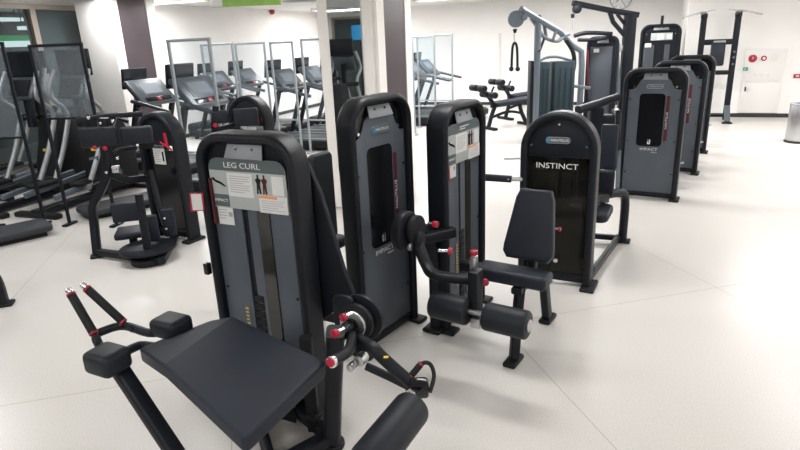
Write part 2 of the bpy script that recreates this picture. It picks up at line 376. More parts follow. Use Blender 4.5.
# ------------------------------------------------------------------ selectorised weight towers
def arc(cx, cz, r, a0, a1, n=9): return [(cx+r*math.cos(a0+(a1-a0)*k/n), cz+r*math.sin(a0+(a1-a0)*k/n)) for k in range(n+1)]
def hoop_path(W, Hh, R, t):
    w = W/2-t/2; h = Hh-t/2; r = R-t/2
    pts = [(w, 0.02)] + arc(w-r, h-r, r, 0, PI/2) + arc(-w+r, h-r, r, PI/2, PI) + [(-w, 0.02)]
    return [p for i, p in enumerate(pts) if i == 0 or math.hypot(p[0]-pts[i-1][0], p[1]-pts[i-1][1]) > 1e-4]
def inner_outline(W, Hh, R, t, z0, g=.0, n=9):
    w = W/2-t-g; h = Hh-t-g; r = max(.02, R-t)
    return [(-w, z0), (w, z0)] + arc(w-r, h-r, r, 0, PI/2, n) + arc(-w+r, h-r, r, PI/2, PI, n)
def tower(t, W=.54, Hh=1.37, D=.17, R=.135, tw=.058, style='window', strip=True, back=True, name_plate=True, foot=True):
    m = MB(); m.sweep([(x, D/2, z) for x, z in hoop_path(W, Hh, R, tw)], rrect(tw, D, .026, 4), up=(0, 1, 0)); m.build('hoop_frame', 'black', t, angle=50)
    m = MB(); m.prism(inner_outline(W, Hh, R, tw, .05, -.006), FRONT(.055), .010); m.build('corner_plate', 'black_gloss' if style == 'window' else 'black', t)
    if back:
        m = MB(); m.prism(inner_outline(W, Hh, R, tw, .05, -.004), FRONT(D-.012), .012); m.build('rear_panel', 'panel_dark', t)
    wi = W/2-tw-.004; z1 = Hh-.215; hw = wi*.60
    head = [(wi, z1)] + [(wi-.035, z1)]
    head += [(hw+.035, z1+.015), (hw+.012, z1+.05), (hw-.005, z1+.085), (hw-.035, z1+.112)]
    right = head; left = [(-x, z) for x, z in reversed(head)]
    out = [(-wi, .07), (wi, .07)] + right + left
    if style == 'window':
        m = MB(); m.prism(out, FRONT(.043), .010, bev=.004); m.build('front_panel', 'panel', t)
        ww = wi*.56; z_a, z_b = Hh*.415, Hh*.812
        m = MB(); m.prism(shift(rrect(ww*1.75, z_b-z_a, .035, 5), -.015, (z_a+z_b)/2), FRONT(.0335), .004); m.build('window', 'black_gloss', t)
        m = MB(); m.box((-.015, .0305, z_a+.045), (.03, .003, .05), bev=.002); m.build('weight_pin', 'chrome', t)
        if strip:
            x = ww*.86+.016
            m = MB(); m.box((x, .033, z_a+.29), (.034, .004, .46), bev=.003); st = m.build('maroon_strip', 'maroon', t)
            m = MB(); m.text('NAUTILUS', axes((0, 0, 1), (-1, 0, 0), (x, .0305, z_a+.27)), .030, sx=1.25); m.build('lettering', 'label_white', st, smooth=False)
        m = MB(); m.text('IMPACT', FRONT(.0325, -.01, z_a-.035), .040, sx=1.25); m.text('STRENGTH', FRONT(.0325, .045, z_a-.066), .012); m.build('lettering', 'label_white', t, smooth=False)
        badge(t, 0, .033, Hh-.185, .16)
    # angled bracket under the top of the hoop
    M = Matrix.Translation((0, .030, Hh-.085)) @ Matrix.Rotation(math.radians(-18), 4, 'X')
    m = MB(); b = [(-hw*.78, -.034), (hw*.78, -.034), (hw*.70, .034), (-hw*.70, .034)]
    m.prism(b, M @ axes((1, 0, 0), (0, 0, 1)), .006, bev=.002); br = m.build('top_bracket', 'bracket', t)
    for s in (-1, 1):
        m = MB(); m.cyl(M @ Vector((s*.045, -.004, .012)), M @ Vector((s*.045, -.0085, .012)), .0075, 12); m.build('bolt', 'black_gloss', br)
        m = MB(); m.cyl((s*(wi-.05), .046, Hh-.19), (s*(wi-.05), .038, Hh-.19), .009, 12); m.build('corner_bolt', 'chrome', t)
        for z in (.28, .62, 1.05):
            m = MB(); m.cyl((s*(wi-.022), .034, z), (s*(wi-.022), .0295, z), .007, 10); m.build('panel_bolt', 'black_gloss', t)
    m = MB(); m.box((0, .05, .045), (W-2*tw+.01, .05, .05), bev=.006); m.build('base_bar', 'black', t)
    if foot:
        for s in (-1, 1):
            m = MB(); m.box((s*(W/2-.02), D/2-.015, .0125), (.10, D+.06, .025), bev=.011, seg=3); m.build('foot', 'black_soft', t)
def badge(t, x, y, z, w, blue=True):
    M = FRONT(y, x, z); h = w*.27
    m = MB(); m.prism(rrect(w, h, h*.45, 5), M, .004); b = m.build('badge', 'steel', t)
    m = MB(); m.prism(rrect(w*.95, h*.80, h*.38, 5), FRONT(y-.0035, x, z), .002); m.build('badge_face', 'label_dark', b)
    m = MB(); m.text('NAUTILUS', FRONT(y-.006, x+w*.08, z), h*.50, sx=1.15); m.build('lettering', 'label_white', b, smooth=False)
    m = MB(); m.prism(arc(x*0-w*.375, 0, h*.30, 0, 2*PI, 16)[:-1], FRONT(y-.006, x, z), .0012); m.build('blue_shell', 'blue', b)
def lines(m, M, w, z0, n, dz, th=.0022, frac=(1, .9, .95, .7)):
    for k in range(n):
        l = w*frac[k % len(frac)]
        m.box(M @ Vector((-w/2+l/2, z0-k*dz, 0)), (l, th, .0006), rot=M.to_3x3().to_4x4())
def placard(t, Hh, W, wide=1., header=None, z_top=None):
    """instruction board under the bracket: header, sheets, pictograms"""
    zt = Hh-.112; y = .030
    w = W*.78; hh = .24
    out = [(-w/2, -hh), (w/2, -hh)] + [(w/2, -.07)] + arc(w/2-.055, -.06, .055, 0, PI/2, 6) + arc(-w/2+.055, -.06, .055, PI/2, PI, 6) + [(-w/2, -.07)]
    m = MB(); m.prism(out, FRONT(y, 0, zt), .006, bev=.002); p = m.build('placard', 'label_grey', t)
    m = MB(); ho = [(-w/2+.001, -.062), (w/2-.001, -.062)] + arc(w/2-.054, -.058, .053, .1, PI/2, 6) + arc(-w/2+.054, -.058, .053, PI/2, PI-.1, 6)
    m.prism(ho, FRONT(y-.0062, 0, zt), .0012); m.build('header', 'label_dark', p)
    m = MB()
    if header: m.text(header, FRONT(y-.0078, -.02, zt-.036), .036, sx=1.3); 
    else: lines(m, FRONT(y-.0078, 0, zt-.03), .12, 0, 2, .014, .006, (1, .6))
    m.build('lettering', 'label_white', p, smooth=False)
    m = MB(); m.box((-.04, y-.0072, zt-.125), (.145, .0016, .110)); m.build('instruction_sheet', 'label_white', p)
    m = MB(); lines(m, FRONT(y-.0084, -.04, zt-.085), .12, 0, 8, .0105, .003); m.build('printed_lines', 'label_text', p)
    # lying figure pictogram and two standing muscle figures
    m = MB(); M = FRONT(y-.0072, -w/2+.052, zt-.118)
    m.prism([(-.040, .016), (-.030, .022), (-.018, .010), (.012, .002), (.036, -.012), (.040, -.020), (.030, -.019), (.006, -.008), (-.016, -.003), (-.030, .006)], M, .001)
    m.build('exercise_pictogram', 'black_gloss', p)
    for k, x in enumerate((.066, .100)):
        m = MB(); M = FRONT(y-.0072, x, zt-.112)
        m.prism([(-.012, -.045), (-.004, -.045), (0, -.012), (.004, -.045), (.012, -.045), (.009, .0), (.016, .018), (.010, .024), (.004, .026), (.005, .042), (-.005, .042), (-.004, .026), (-.010, .024), (-.016, .018), (-.009, .0)], M, .001)
        m.build('muscle_pictogram', 'black_gloss' if k == 0 else 'maroon', p)
    m = MB(); m.box((w/2-.046, y-.0072, zt-.115), (.064, .0016, .085)); m.build('side_label', 'label_white', p)
    m = MB(); m.box((w/2-.080, y-.0072, zt-.203), (.155, .0022, .080)); m.build('warning_label', 'label_white', p)
    m = MB(); m.box((w/2-.105, y-.0088, zt-.170), (.100, .0012, .012)); m.build('orange_heading', 'orange', p)
    m = MB(); lines(m, FRONT(y-.0086, w/2-.08, zt-.186), .13, 0, 5, .0105, .0022); m.build('printed_lines', 'label_text', p)
    m = MB(); m.box((-w/2+.052, y-.0062, zt-.205), (.100, .0012, .058)); m.build('maker_plate', 'label_dark', p)
    m = MB(); m.text('IMPACT', FRONT(y-.0072, -w/2+.055, zt-.205), .020, sx=1.15); m.build('maker_lettering', 'label_white', p, smooth=False)
def stack_face(t, W, Hh, D, tw):
    """front with two upright cover plates, a dark slot and a narrow window showing the weight stack"""
    wi = W/2-tw-.004; z1 = Hh-.215
    m = MB(); m.box((-wi+.085, .040, z1/2+.02), (.17, .012, z1-.10), bev=.004); m.build('front_panel', 'panel', t)
    m = MB(); m.box((wi-.13, .040, z1/2+.02), (.26, .012, z1-.10), bev=.004); m.build('front_panel', 'panel', t)
    m = MB(); m.box((wi-.165, .0325, z1*.52), (.075, .004, z1*.80), bev=.002); m.build('stack_window', 'black_gloss', t)
    m = MB(); m.box((wi-.165, .0295, z1*.52), (.068, .002, z1*.79)); m.build('window_cover', 'window_cover', t)
    m = MB()
    for k in range(12): m.box((-.022, .040, .12+k*.042), (.060, .02, .038), bev=.004)
    m.build('weight_stack', 'black_soft', t)
    m = MB(); m.cyl((-.022, .040, .66), (-.022, .040, 1.1), .006, 10); m.build('guide_rod', 'label_text', t)
    m = MB(); m.box((-wi+.13, .032, .38), (.030, .003, .30)); m.build('weight_labels', 'label_dark', t)
    m = MB(); lines(m, FRONT(.030, -wi+.13, .52), .018, 0, 14, .02, .006); m.build('weight_numbers', 'yellow', t)

def knob(name, p, d, parent, r=.016, l=.028, world=True, stem=.03):
    p = Vector(p); d = Vector(d).normalized()
    m = MB(); m.cyl(p, p+d*l, r, 14, r2=r*1.12, bev=.004); k = m.build(name, 'red', parent, world=world)
    m = MB(); m.cyl(p-d*stem, p, r*.5, 10); m.build('stem', 'chrome', k, world=world)
    return k
def pad(name, parent, M, w, l, h, mt='pad', bev=.02, outline=None, world=True):
    m = MB(); m.prism(outline or rrect(w, l, min(w, l)*.18, 5), M, h, bev=bev, seg=4); return m.build(name, mt, parent, world=world, angle=60)

# ------------------------------------------------------------------ prone leg curl machine in the foreground
e = Vector((math.sin(math.radians(117)), math.cos(math.radians(117)), 0)); n_ = Vector((e.y, -e.x, 0))   # n_ points out of the front face
if n_.y > 0: n_ = -n_
FC = Vector((-.690, 2.525, 0))
lc = thing('leg_curl_machine', 'foreground leg curl machine with a wide black bench and a LEG CURL placard', 'exercise machine', FC, math.atan2(e.y, e.x))
tower(lc, W=.56, Hh=1.385, D=.135, R=.15, tw=.044, style='stack')
placard(lc, 1.385, .56, header='LEG CURL'); stack_face(lc, .56, 1.385, .135, .044)
m = MB(); m.box((-.155, .030, .99), (.092, .002, .085)); lb = m.build('sticker', 'label_white', lc)
m = MB(); lines(m, FRONT(.0285, -.17, 1.02), .05, 0, 4, .014, .004); m.box((-.125, .0285, 1.0), (.022, .001, .022)); m.build('printed_lines', 'label_text', lb)
m = MB(); m.box((-.213, .02, 1.06), (.012, .014, .22)); m.build('maroon_strip', 'maroon', lc)
m = MB(); m.box((-.285, -.01, .72), (.03, .03, .06), bev=.006); m.build('side_catch', 'black_gloss', lc)
# small red-edged notice hanging off the left side of the tower
m = MB(); cpt = at(197, 202, 2.62)
Mn = axes(Vector((1, .15, -.05)), Vector((.12, 0, 1)), cpt)
m.prism(rrect(.052, .082, .002), Mn, .0015); nt_ = m.build('notice_card', 'label_white', lc, world=True)
m = MB(); m.sweep([Mn @ Vector(v) for v in ((-.027, -.042, .001), (.027, -.042, .001), (.027, .042, .001), (-.027, .042, .001))], rrect(.006, .004, .001, 1), up=Mn.to_3x3() @ Vector((0, 0, 1)), closed=True); m.build('red_edge', 'red', nt_, world=True)
m = MB(); m.tube([Mn @ Vector((.02, .04, 0)), Mn @ Vector((.05, .05, 0)), FC - e*.275 + n_*-.06 + Vector((0, 0, 1.02))], .002, 6); m.build('cord', 'black', nt_, world=True)

# bench pad : thigh board falling to the right of a crest, short torso board to the left
def quadpad(name, parent, top, th, bev, mt='pad'):
    b = bmesh.new(); vs = [b.verts.new(p) for p in top]; lo = [b.verts.new(Vector(p)-Vector((0, 0, th))) for p in top]
    b.faces.new(vs); b.faces.new(list(reversed(lo)))
    k = len(top)
    for i in range(k): b.faces.new((vs[i], lo[i], lo[(i+1) % k], vs[(i+1) % k]))
    bmesh.ops.recalc_face_normals(b, faces=b.faces)
    bmesh.ops.bevel(b, geom=b.edges[:], offset=bev, segments=3, affect='EDGES', profile=.5)
    m = MB(); m._merge(b); return m.build(name, mt, parent, world=True, angle=50)
def rounded(ps, r, keep=()):
    out = []; k = len(ps)
    for i, p in enumerate(ps):
        if i in keep: out.append(p); continue
        a, b = ps[i-1], ps[(i+1) % k]
        d0 = (a-p).normalized(); d1 = (b-p).normalized()
        for t in (0, .25, .5, .75, 1): 
            q0 = p+d0*r; q1 = p+d1*r
            out.append((1-t)**2*q0 + 2*t*(1-t)*p + t*t*q1)
    return out
R1 = fl(164, 365, .625); R2 = fl(233, 316, .635); Cc = fl(327, 361, .55); Dd = fl(244, 440, .53)
Aa = fl(138, 348, .565); A2 = fl(212, 320, .57)
ro = rounded([A2, R2, Cc, Dd, R1, Aa], .03, keep=(1, 4))
bq = bmesh.new(); tv_ = [bq.verts.new(p) for p in ro]; lv_ = [bq.verts.new(p-Vector((0, 0, .062))) for p in ro]
i2 = min(range(len(ro)), key=lambda k: (ro[k]-R2).length); i1 = min(range(len(ro)), key=lambda k: (ro[k]-R1).length)
for vv, fl_ in ((tv_, False), (lv_, True)):
    for fc_ in (vv[i2:i1+1], vv[i1:]+vv[:i2+1]): bq.faces.new(list(reversed(fc_)) if fl_ else fc_)
for k in range(len(ro)): bq.faces.new((tv_[k], lv_[k], lv_[(k+1) % len(ro)], tv_[(k+1) % len(ro)]))
bmesh.ops.recalc_face_normals(bq, faces=bq.faces)
es = [e_ for e_ in bq.edges if len(e_.link_faces) == 2 and e_.calc_face_angle() > .5]
bmesh.ops.bevel(bq, geom=es, offset=.010, segments=3, affect='EDGES', profile=.5)
m = MB(); m._merge(bq); m.build('bench_pad', 'pad', lc, world=True, angle=14)
ctr = (R1+R2+Cc+Dd)/4
m = MB(); m.rtube([Dd*.28+Cc*.72 + Vector((0, 0, -.085)) - e*.05, R1*.3+R2*.7 + Vector((0, 0, -.09))], .06, .05, .01)
m.rtube([ctr+Vector((0, 0, -.08))-n_*.14, ctr+Vector((0, 0, -.08))+n_*.12], .05, .04, .01); m.build('pad_frame', 'black', lc, world=True)
# elbow pads, curved grip bar and handles
bx = -e
Mn1 = axes(e, n_*-1, fl(106, 362, .57)+Vector((0, 0, -.0)))
m = MB(); c1 = fl(107, 357, .60); m.box(c1+Vector((0,0,-.012)), (.145, .13, .095), rot=math.atan2(e.y, e.x), bev=.026, seg=4); m.build('elbow_pad', 'roller', lc, world=True, angle=60)
m = MB(); c2 = fl(171, 324, .60); m.box(c2+Vector((0,0,-.008)), (.15, .13, .085), rot=math.atan2(e.y, e.x), bev=.026, seg=4); m.build('elbow_pad', 'roller', lc, world=True, angle=60)
m = MB(); m.tube([c1+Vector((.0, .02, -.035)), fl(96, 338, .57), fl(106, 330, .58), fl(125, 326, .58), fl(150, 333, .57), c2+Vector((0, 0, -.03))], .019, 12)
m.tube([c1+Vector((.02, 0, -.02)), fl(133, 348, .56), fl(150, 346, .55), (R1+R2)/2+Vector((0, 0, -.09))], .019, 12); m.build('grip_bar', 'black', lc, world=True)
for base, tip, zt in (((100, 344), (68, 289), .78), ((133, 331), (82, 284), .78)):
    p0 = fl(*base, .575); p1 = fl(*tip, zt); d = (p1-p0)
    m = MB(); m.cyl(p0, p0+d*.97, .010, 12); h = m.build('handle', 'black', lc, world=True)
    m = MB(); m.cyl(p0+d*.20, p0+d*.88, .0185, 14, bev=.003); m.build('rubber_grip', 'black_soft', h, world=True)
    for u0, u1 in ((.18, .205), (.885, .91)):
        m = MB(); m.cyl(p0+d*u0, p0+d*u1, .0195, 14); m.build('red_ring', 'red', h, world=True)
    m = MB(); m.cyl(p0+d*.92, p0+d*1.0, .015, 14, bev=.002); m.build('chrome_tip', 'chrome', h, world=True)
# front post and base rails
foot1 = fl(205, 505, 0)
m = MB(); m.rtube([fl(115, 362, .55), foot1+Vector((0, 0, .05))], .068, .052, .016); m.build('front_post', 'black', lc, world=True)
bR = fl(333, 446, .0)
rail_z = Vector((0, 0, .055))
pr = bR + rail_z
m = MB(); m.rtube([foot1+rail_z, foot1*.45+pr*.55+Vector((0, 0, .0)), pr], .07, .06, .014); m.build('base_rail', 'black', lc, world=True)
tl = FC + e*.20 + n_*.03
m = MB(); m.rtube([pr - e*.02, Vector((tl.x, tl.y, .055))], .06, .06, .014); m.rtube([foot1*.5+pr*.5, FC+n_*.02-e*.1+rail_z], .05, .05, .012); m.build('base_rail', 'black', lc, world=True)
m = MB(); m.cyl(foot1, foot1+Vector((0, 0, .03)), .055, 20, bev=.008); m.build('foot', 'black_soft', lc, world=True)
m = MB(); m.cyl(Vector((bR.x, bR.y, 0)), Vector((bR.x, bR.y, .03)), .055, 20, bev=.008); m.build('foot', 'black_soft', lc, world=True)
top_p = fl(336, 338, .61)
m = MB(); m.rtube([Vector((bR.x, bR.y, .03)), Vector((bR.x*.6+top_p.x*.4, bR.y*.6+top_p.y*.4, .30)), Vector((top_p.x, top_p.y, .64))], .075, .085, .02, smooth=True); m.build('pivot_post', 'black', lc, world=True)
ib = bR - e*.11 + n_*-.02
m = MB(); m.rtube([ib+Vector((0, 0, .05)), ib+Vector((0, 0, .52))], .055, .06, .014); m.box(ib+Vector((0, 0, .13)), (.09, .09, .03), rot=math.atan2(e.y, e.x), bev=.008); m.build('inner_post', 'black_soft', lc, world=True)
sp = FC + e*.05 + n_*.10
m = MB(); m.prism([(-.17, .02), (.16, .02), (.16, .42), (-.02, .36), (-.17, .12)], axes(e, (0, 0, 1), sp+n_*-.03), .012, bev=.003); m.build('guard_plate', 'black', lc, world=True)
# cam discs, chrome ring, red knobs
pv = fl(358, 320, .62); an = n_
def disc(name, c, r, th, mt, d=an, n=36, bev=.004, parent=lc):
    m = MB(); m.cyl(Vector(c)-d*th/2, Vector(c)+d*th/2, r, n, bev=bev); return m.build(name, mt, parent, world=True)
disc('cam_wheel', pv-an*.03, .105, .022, 'black')
disc('cam_wheel', pv+an*.015, .082, .022, 'black_soft')
disc('pivot_ring', pv+an*.038, .060, .026, 'steel'); disc('pivot_hub', pv+an*.050, .032, .02, 'black_gloss'); disc('pivot_bolt', pv+an*.064, .014, .012, 'chrome')
m = MB(); m.rtube([top_p+Vector((0, 0, .0)), pv+Vector((0, 0, .0))-an*.0], .05, .05, .012); m.build('pivot_bracket', 'black', lc, world=True)
m = MB(); m.prism(rrect(.10, .16, .03), axes(e, (0, 0, 1), pv-e*.06+an*.0+Vector((0, 0, .03))), .02, bev=.004); m.build('adjuster_plate', 'black', lc, world=True)
k1 = fl(346, 316, .70); k2 = fl(338, 332, .67)
knob('adjuster_knob', k1, an-e*.3, lc, r=.015, l=.024); knob('adjuster_knob', k2, an-e*.3, lc, r=.016, l=.026)
gtip = fl(333, 361, .645)
m = MB(); m.tube([pv+an*.05-Vector((0, 0, .03)), fl(349, 350, .625), gtip], .021, 14); m.build('lever_arm', 'black', lc, world=True)
gd = (gtip-fl(349, 350, .625)).normalized()
m = MB(); m.cyl(gtip, gtip+gd*.016, .023, 18, bev=.003); gk = m.build('lever_cap', 'chrome', lc, world=True)
m = MB(); m.cyl(gtip+gd*.014, gtip+gd*.022, .017, 16, bev=.003); m.build('cap_insert', 'red', gk, world=True)
# arm going down to the ankle roller
j0 = pv + an*.055 + Vector((0, 0, -.045)); j1 = fl(384, 359, .56); j2 = fl(411, 383, .47)
m = MB(); m.rtube([j0, fl(371, 346, .60), j1, j2], .046, .036, .012, smooth=True); m.build('roller_arm', 'black', lc, world=True)
m = MB(); m.rtube([fl(366, 366, .50), fl(388, 376, .47), fl(410, 387, .455)], .016, .036, .006); m.build('link_bar', 'black', lc, world=True)
m = MB(); m.cyl(fl(362, 358, .53)-an*.02, fl(362, 358, .53)+an*.03, .024, 18, bev=.004); m.cyl(fl(352, 366, .52)-an*.02, fl(352, 366, .52)+an*.02, .016, 16, bev=.003); m.build('pivot_bolt', 'steel', lc, world=True)
m = MB(); m.box(fl(386, 357, .59), (.018, .014, .002), bev=0); m.build('caution_sticker', 'yellow', lc, world=True)
jc = fl(419, 388, .455)
m = MB(); m.box(jc, (.075, .055, .075), rot=Matrix.Rotation(math.atan2(e.y, e.x)+.5, 4, 'Z') @ Matrix.Rotation(.3, 4, 'X'), bev=.012); m.build('roller_bracket', 'black_gloss', lc, world=True)
m = MB(); m.cyl(fl(412, 392, .455)-e*.0, fl(412, 392, .455)+n_*.022-e*.006, .021, 6, bev=.003); m.build('bracket_nut', 'chrome', lc, world=True)
hl = [fl(411, 376, .49), fl(421, 364, .53), fl(430, 364, .53), fl(434, 376, .49), fl(430, 392, .455)]
m = MB(); m.tube(hl, .0085, 10); lp = m.build('lift_handle', 'black_soft', lc, world=True)
d = (hl[1]-hl[0]); m = MB(); m.cyl(hl[0]-d*.25, hl[0]+d*.05, .0165, 14, bev=.003); m.cyl(hl[1]-d*.06, hl[1]+d*.06, .0135, 12); m.build('red_collar', 'red', lp, world=True)
m = MB(); m.cyl(hl[0]+d*.05, hl[1]-d*.08, .0135, 12); m.build('rubber_grip', 'black_soft', lp, world=True)
ra = fl(413, 407, .425); rb = fl(366, 466, .415)
m = MB(); m.cyl(ra, rb, .072, 32, bev=.018, seg=3); m.build('ankle_roller', 'roller', lc, world=True, angle=50)
m = MB(); m.cyl(ra+(ra-rb).normalized()*.035, ra-(ra-rb).normalized()*.02, .018, 14); m.build('roller_axle', 'chrome', lc, world=True)
# shrouded lever linkage behind the tower
m = MB(); m.prism([(.20, .42), (.44, .62), (.40, .72), (.30, 1.10), (.24, 1.24), (.20, 1.24)], axes(e, (0, 0, 1), FC-n_*.185), .03, bev=.008); m.build('rear_shroud', 'black', lc, world=True)

# ------------------------------------------------------------------ grey-panelled tower in the centre and the leg extension beside it
A1 = 36
e1 = Vector((math.sin(math.radians(A1)), math.cos(math.radians(A1)), 0)); n1 = Vector((e1.y, -e1.x, 0))
C1 = Vector((-.062, 3.195, 0))
ct = thing('weight_machine', 'tall grey-panelled weight tower in the middle, right behind the leg curl machine', 'exercise machine', C1, az(A1))
tower(ct, W=.56, Hh=1.465, D=.115, R=.16, tw=.046)
# padded parts showing around the tower
Mb = axes(e1, Vector((0, 0, 1)), C1 - n1*.34 + e1*.16 + Vector((0, 0, .84)))
pad('back_pad', ct, Mb, .36, .62, .08, mt='roller', bev=.03)
Mb = axes(e1, Vector((0, 0, 1)), C1 - n1*.30 - e1*.24 + Vector((0, 0, .92)))
pad('ribbed_pad', ct, Mb, .16, .50, .05, mt='rubber_mat', bev=.015)
m = MB()
for z in (.12, .36): m.rtube([C1-n1*.2-e1*.15+Vector((0, 0, z)), C1-n1*1.05-e1*.2+Vector((0, 0, z*.6+.02))], .05, .06, .012)
m.rtube([C1-n1*1.05-e1*.2+Vector((0, 0, .02)), C1-n1*1.0-e1*.2+Vector((0, 0, .75))], .06, .06, .014)
m.build('rear_frame', 'black', ct, world=True)
m = MB(); m.rtube([C1-n1*.2+e1*.18+Vector((0, 0, .38)), C1-n1*.42+e1*.18+Vector((0, 0, .45))], .06, .06, .014); m.build('pad_post', 'black', ct, world=True)
pad('seat_pad', ct, axes(e1, -n1, C1 - n1*.62 - e1*.02 + Vector((0, 0, .48))), .34, .36, .07)
m = MB(); m.rtube([C1-n1*.62-e1*.02+Vector((0, 0, .03)), C1-n1*.62-e1*.02+Vector((0, 0, .48))], .08, .08, .016); m.build('seat_post', 'black', ct, world=True)

A2_ = 33
e2 = Vector((math.sin(math.radians(A2_)), math.cos(math.radians(A2_)), 0)); n2 = Vector((e2.y, -e2.x, 0))
C2 = Vector((.425, 3.44, 0))
le = thing('leg_extension_machine', 'leg extension machine with twin ankle rollers and red knobs, right of the middle tower', 'exercise machine', C2, az(A2_))
tower(le, W=.55, Hh=1.385, D=.135, R=.15, tw=.044, style='stack')
placard(le, 1.385, .55); stack_face(le, .55, 1.385, .135, .044)
m = MB(); m.box((-.140, .030, 1.00), (.075, .002, .085)); lb = m.build('sticker', 'label_white', le)
m = MB(); m.box((-.125, .0285, 1.01), (.022, .001, .022)); m.build('printed_lines', 'label_text', lb)
m = MB(); m.box((-.196, .030, 1.02), (.022, .004, .16), bev=.003); m.build('maroon_strip', 'red', le)
Z = lambda z: Vector((0, 0, z))
L2 = lambda x, n, z: C2 + e2*x + n2*n + Z(z)
# seat, backrest, frame
sc0 = fl(513, 275, .485)
m = MB(); m.box(sc0, (.15, .41, .078), rot=math.atan2(e2.y, e2.x), bev=.024, seg=4); m.build('seat_pad', 'pad', le, world=True, angle=60)
bk0 = fl(529, 260, .555); bk1 = fl(538, 190, .925); lean = (bk1-bk0).normalized(); bl = (bk1-bk0).length
pad('backrest', le, axes(-n2, lean, bk0), .25, .56, -.065, bev=.02, outline=[(-.115, 0), (.115, 0), (.14, .035), (.14, .07), (.105, bl-.05), (.085, bl), (-.085, bl), (-.105, bl-.05), (-.14, .07), (-.14, .035)])
m = MB(); m.rtube([L2(-.16, .47, .42), bk0+lean*bl*.6+e2*.075], .05, .05, .012); m.rtube([L2(.17, .47, .02), L2(.08, .47, .30), L2(-.25, .47, .43)], .05, .075, .014); m.build('backrest_post', 'black', le, world=True)
m = MB(); m.rtube([L2(-.39, .47, .03), L2(-.35, .47, .30), L2(-.32, .47, .44)], .05, .075, .014); m.build('seat_leg', 'black', le, world=True)
m = MB(); m.rtube([L2(-.38, .47, .425), L2(-.12, .47, .425)], .06, .04, .01); m.rtube([L2(-.2, .47, .44), L2(-.2, .05, .44)], .06, .06, .012); m.rtube([L2(-.36, .45, .20), L2(-.30, .02, .20)], .06, .06, .012); m.build('seat_frame', 'black', le, world=True)
for x in (-.40, .18):
    m = MB(); m.box(L2(x, .47, .014), (.15, .075, .028), rot=math.atan2(e2.y, e2.x), bev=.012, seg=3); m.build('foot', 'black_soft', le, world=True)
knob('seat_knob', fl(484, 281, .47), n2*.6-e2*.6, le, r=.018, l=.03)
knob('back_knob', fl(558, 229, .62)+Z(0), n2, le, r=.012, l=.018)
# pivot discs
pc = L2(-.52, .18, .64); 
pc = at(408, 231, 2.98)
def disc2(name, c, r, th, mt): return disc(name, c, r, th, mt, d=n2, parent=le)
disc2('cam_wheel', pc-n2*.02, .108, .05, 'black'); disc2('cam_plate', pc+n2*.03+e2*.035, .082, .03, 'black_soft')
disc2('pivot_hub', pc+n2*.055+e2*.03-Z(.05), .045, .025, 'black'); disc2('pivot_bolt', pc+n2*.03-e2*.03-Z(.075), .022, .02, 'steel')
pf = fl(436, 329, 0); pf = Vector((pf.x, pf.y, 0))
m = MB(); m.rtube([pf+Z(.02), pf+Z(.36), Vector((pf.x, pf.y, pc.z-.10))*.75+(pc+e2*.10-n2*.03-Z(.10))*.25, pc+e2*.09-n2*.03+Z(.0)], .07, .08, .016); m.build('pivot_post', 'black', le, world=True)
m = MB(); m.box(pf+Z(.014), (.15, .12, .028), rot=math.atan2(e2.y, e2.x), bev=.012, seg=3); m.build('foot', 'black_soft', le, world=True)
m = MB(); m.rtube([pf+Z(.2), L2(-.2, .02, .2)], .06, .06, .012); m.build('cross_frame', 'black', le, world=True)
m = MB(); m.rtube([pc+e2*.12-n2*.03-Z(.1), L2(-.24, .02, pc.z-.1)], .06, .06, .012); m.build('cross_frame', 'black', le, world=True)
knob('adjuster_knob', fl(433, 224, pc.z+.05), n2-e2*.0, le, r=.017, l=.028); knob('adjuster_knob', fl(448, 251, pc.z-.05), n2+e2*.4, le, r=.017, l=.022, stem=.05)
# swing arm to the roller bracket
q0 = pc+n2*.04+e2*.03-Z(.07); q2 = at(473, 282, q0.y-.42)
q2 = fl(474, 280, .53); q1 = fl(436, 275, .545)
m = MB(); m.rtube([q0, q0*.55+q1*.45-Z(.04), q1, q2], .060, .045, .014, smooth=True); m.build('swing_arm', 'black', le, world=True)
rc = fl(477, 313, .40)
m = MB(); m.box((q2+rc)/2+Z(.012), (.078, .056, (q2-rc).length+.09), rot=Matrix.Rotation(math.atan2(e2.y, e2.x), 4, 'Z'), bev=.008); br = m.build('roller_bracket', 'black', le, world=True)
m = MB(); m.box(q2+Z(.092), (.048, .03, .085), rot=math.atan2(e2.y, e2.x), bev=.005); m.box(rc+Z(-.05), (.055, .054, .05), rot=math.atan2(e2.y, e2.x), bev=.005); m.build('chrome_slide', 'steel', br, world=True)
knob('slide_knob', q2+Z(.14)-e2*.0, Vector((0, 0, 1)), le, r=.019, l=.025)
ax = (n2*.92+Z(.0)).normalized()
m = MB(); m.cyl(rc+n2*.045-Z(.005), rc+n2*.275-Z(.005), .073, 30, bev=.016, seg=3); m.build('ankle_roller', 'roller', le, world=True, angle=50)
m = MB(); m.cyl(rc-n2*.045-Z(.005), rc-n2*.26-Z(.005), .073, 30, bev=.016, seg=3); m.build('ankle_roller', 'roller', le, world=True, angle=50)
m = MB(); m.cyl(rc-n2*.265, rc+n2*.282, .014, 14); m.cyl(rc+n2*.274-Z(.005), rc+n2*.284-Z(.005), .032, 20, bev=.003); m.build('roller_axle', 'steel', le, world=True)

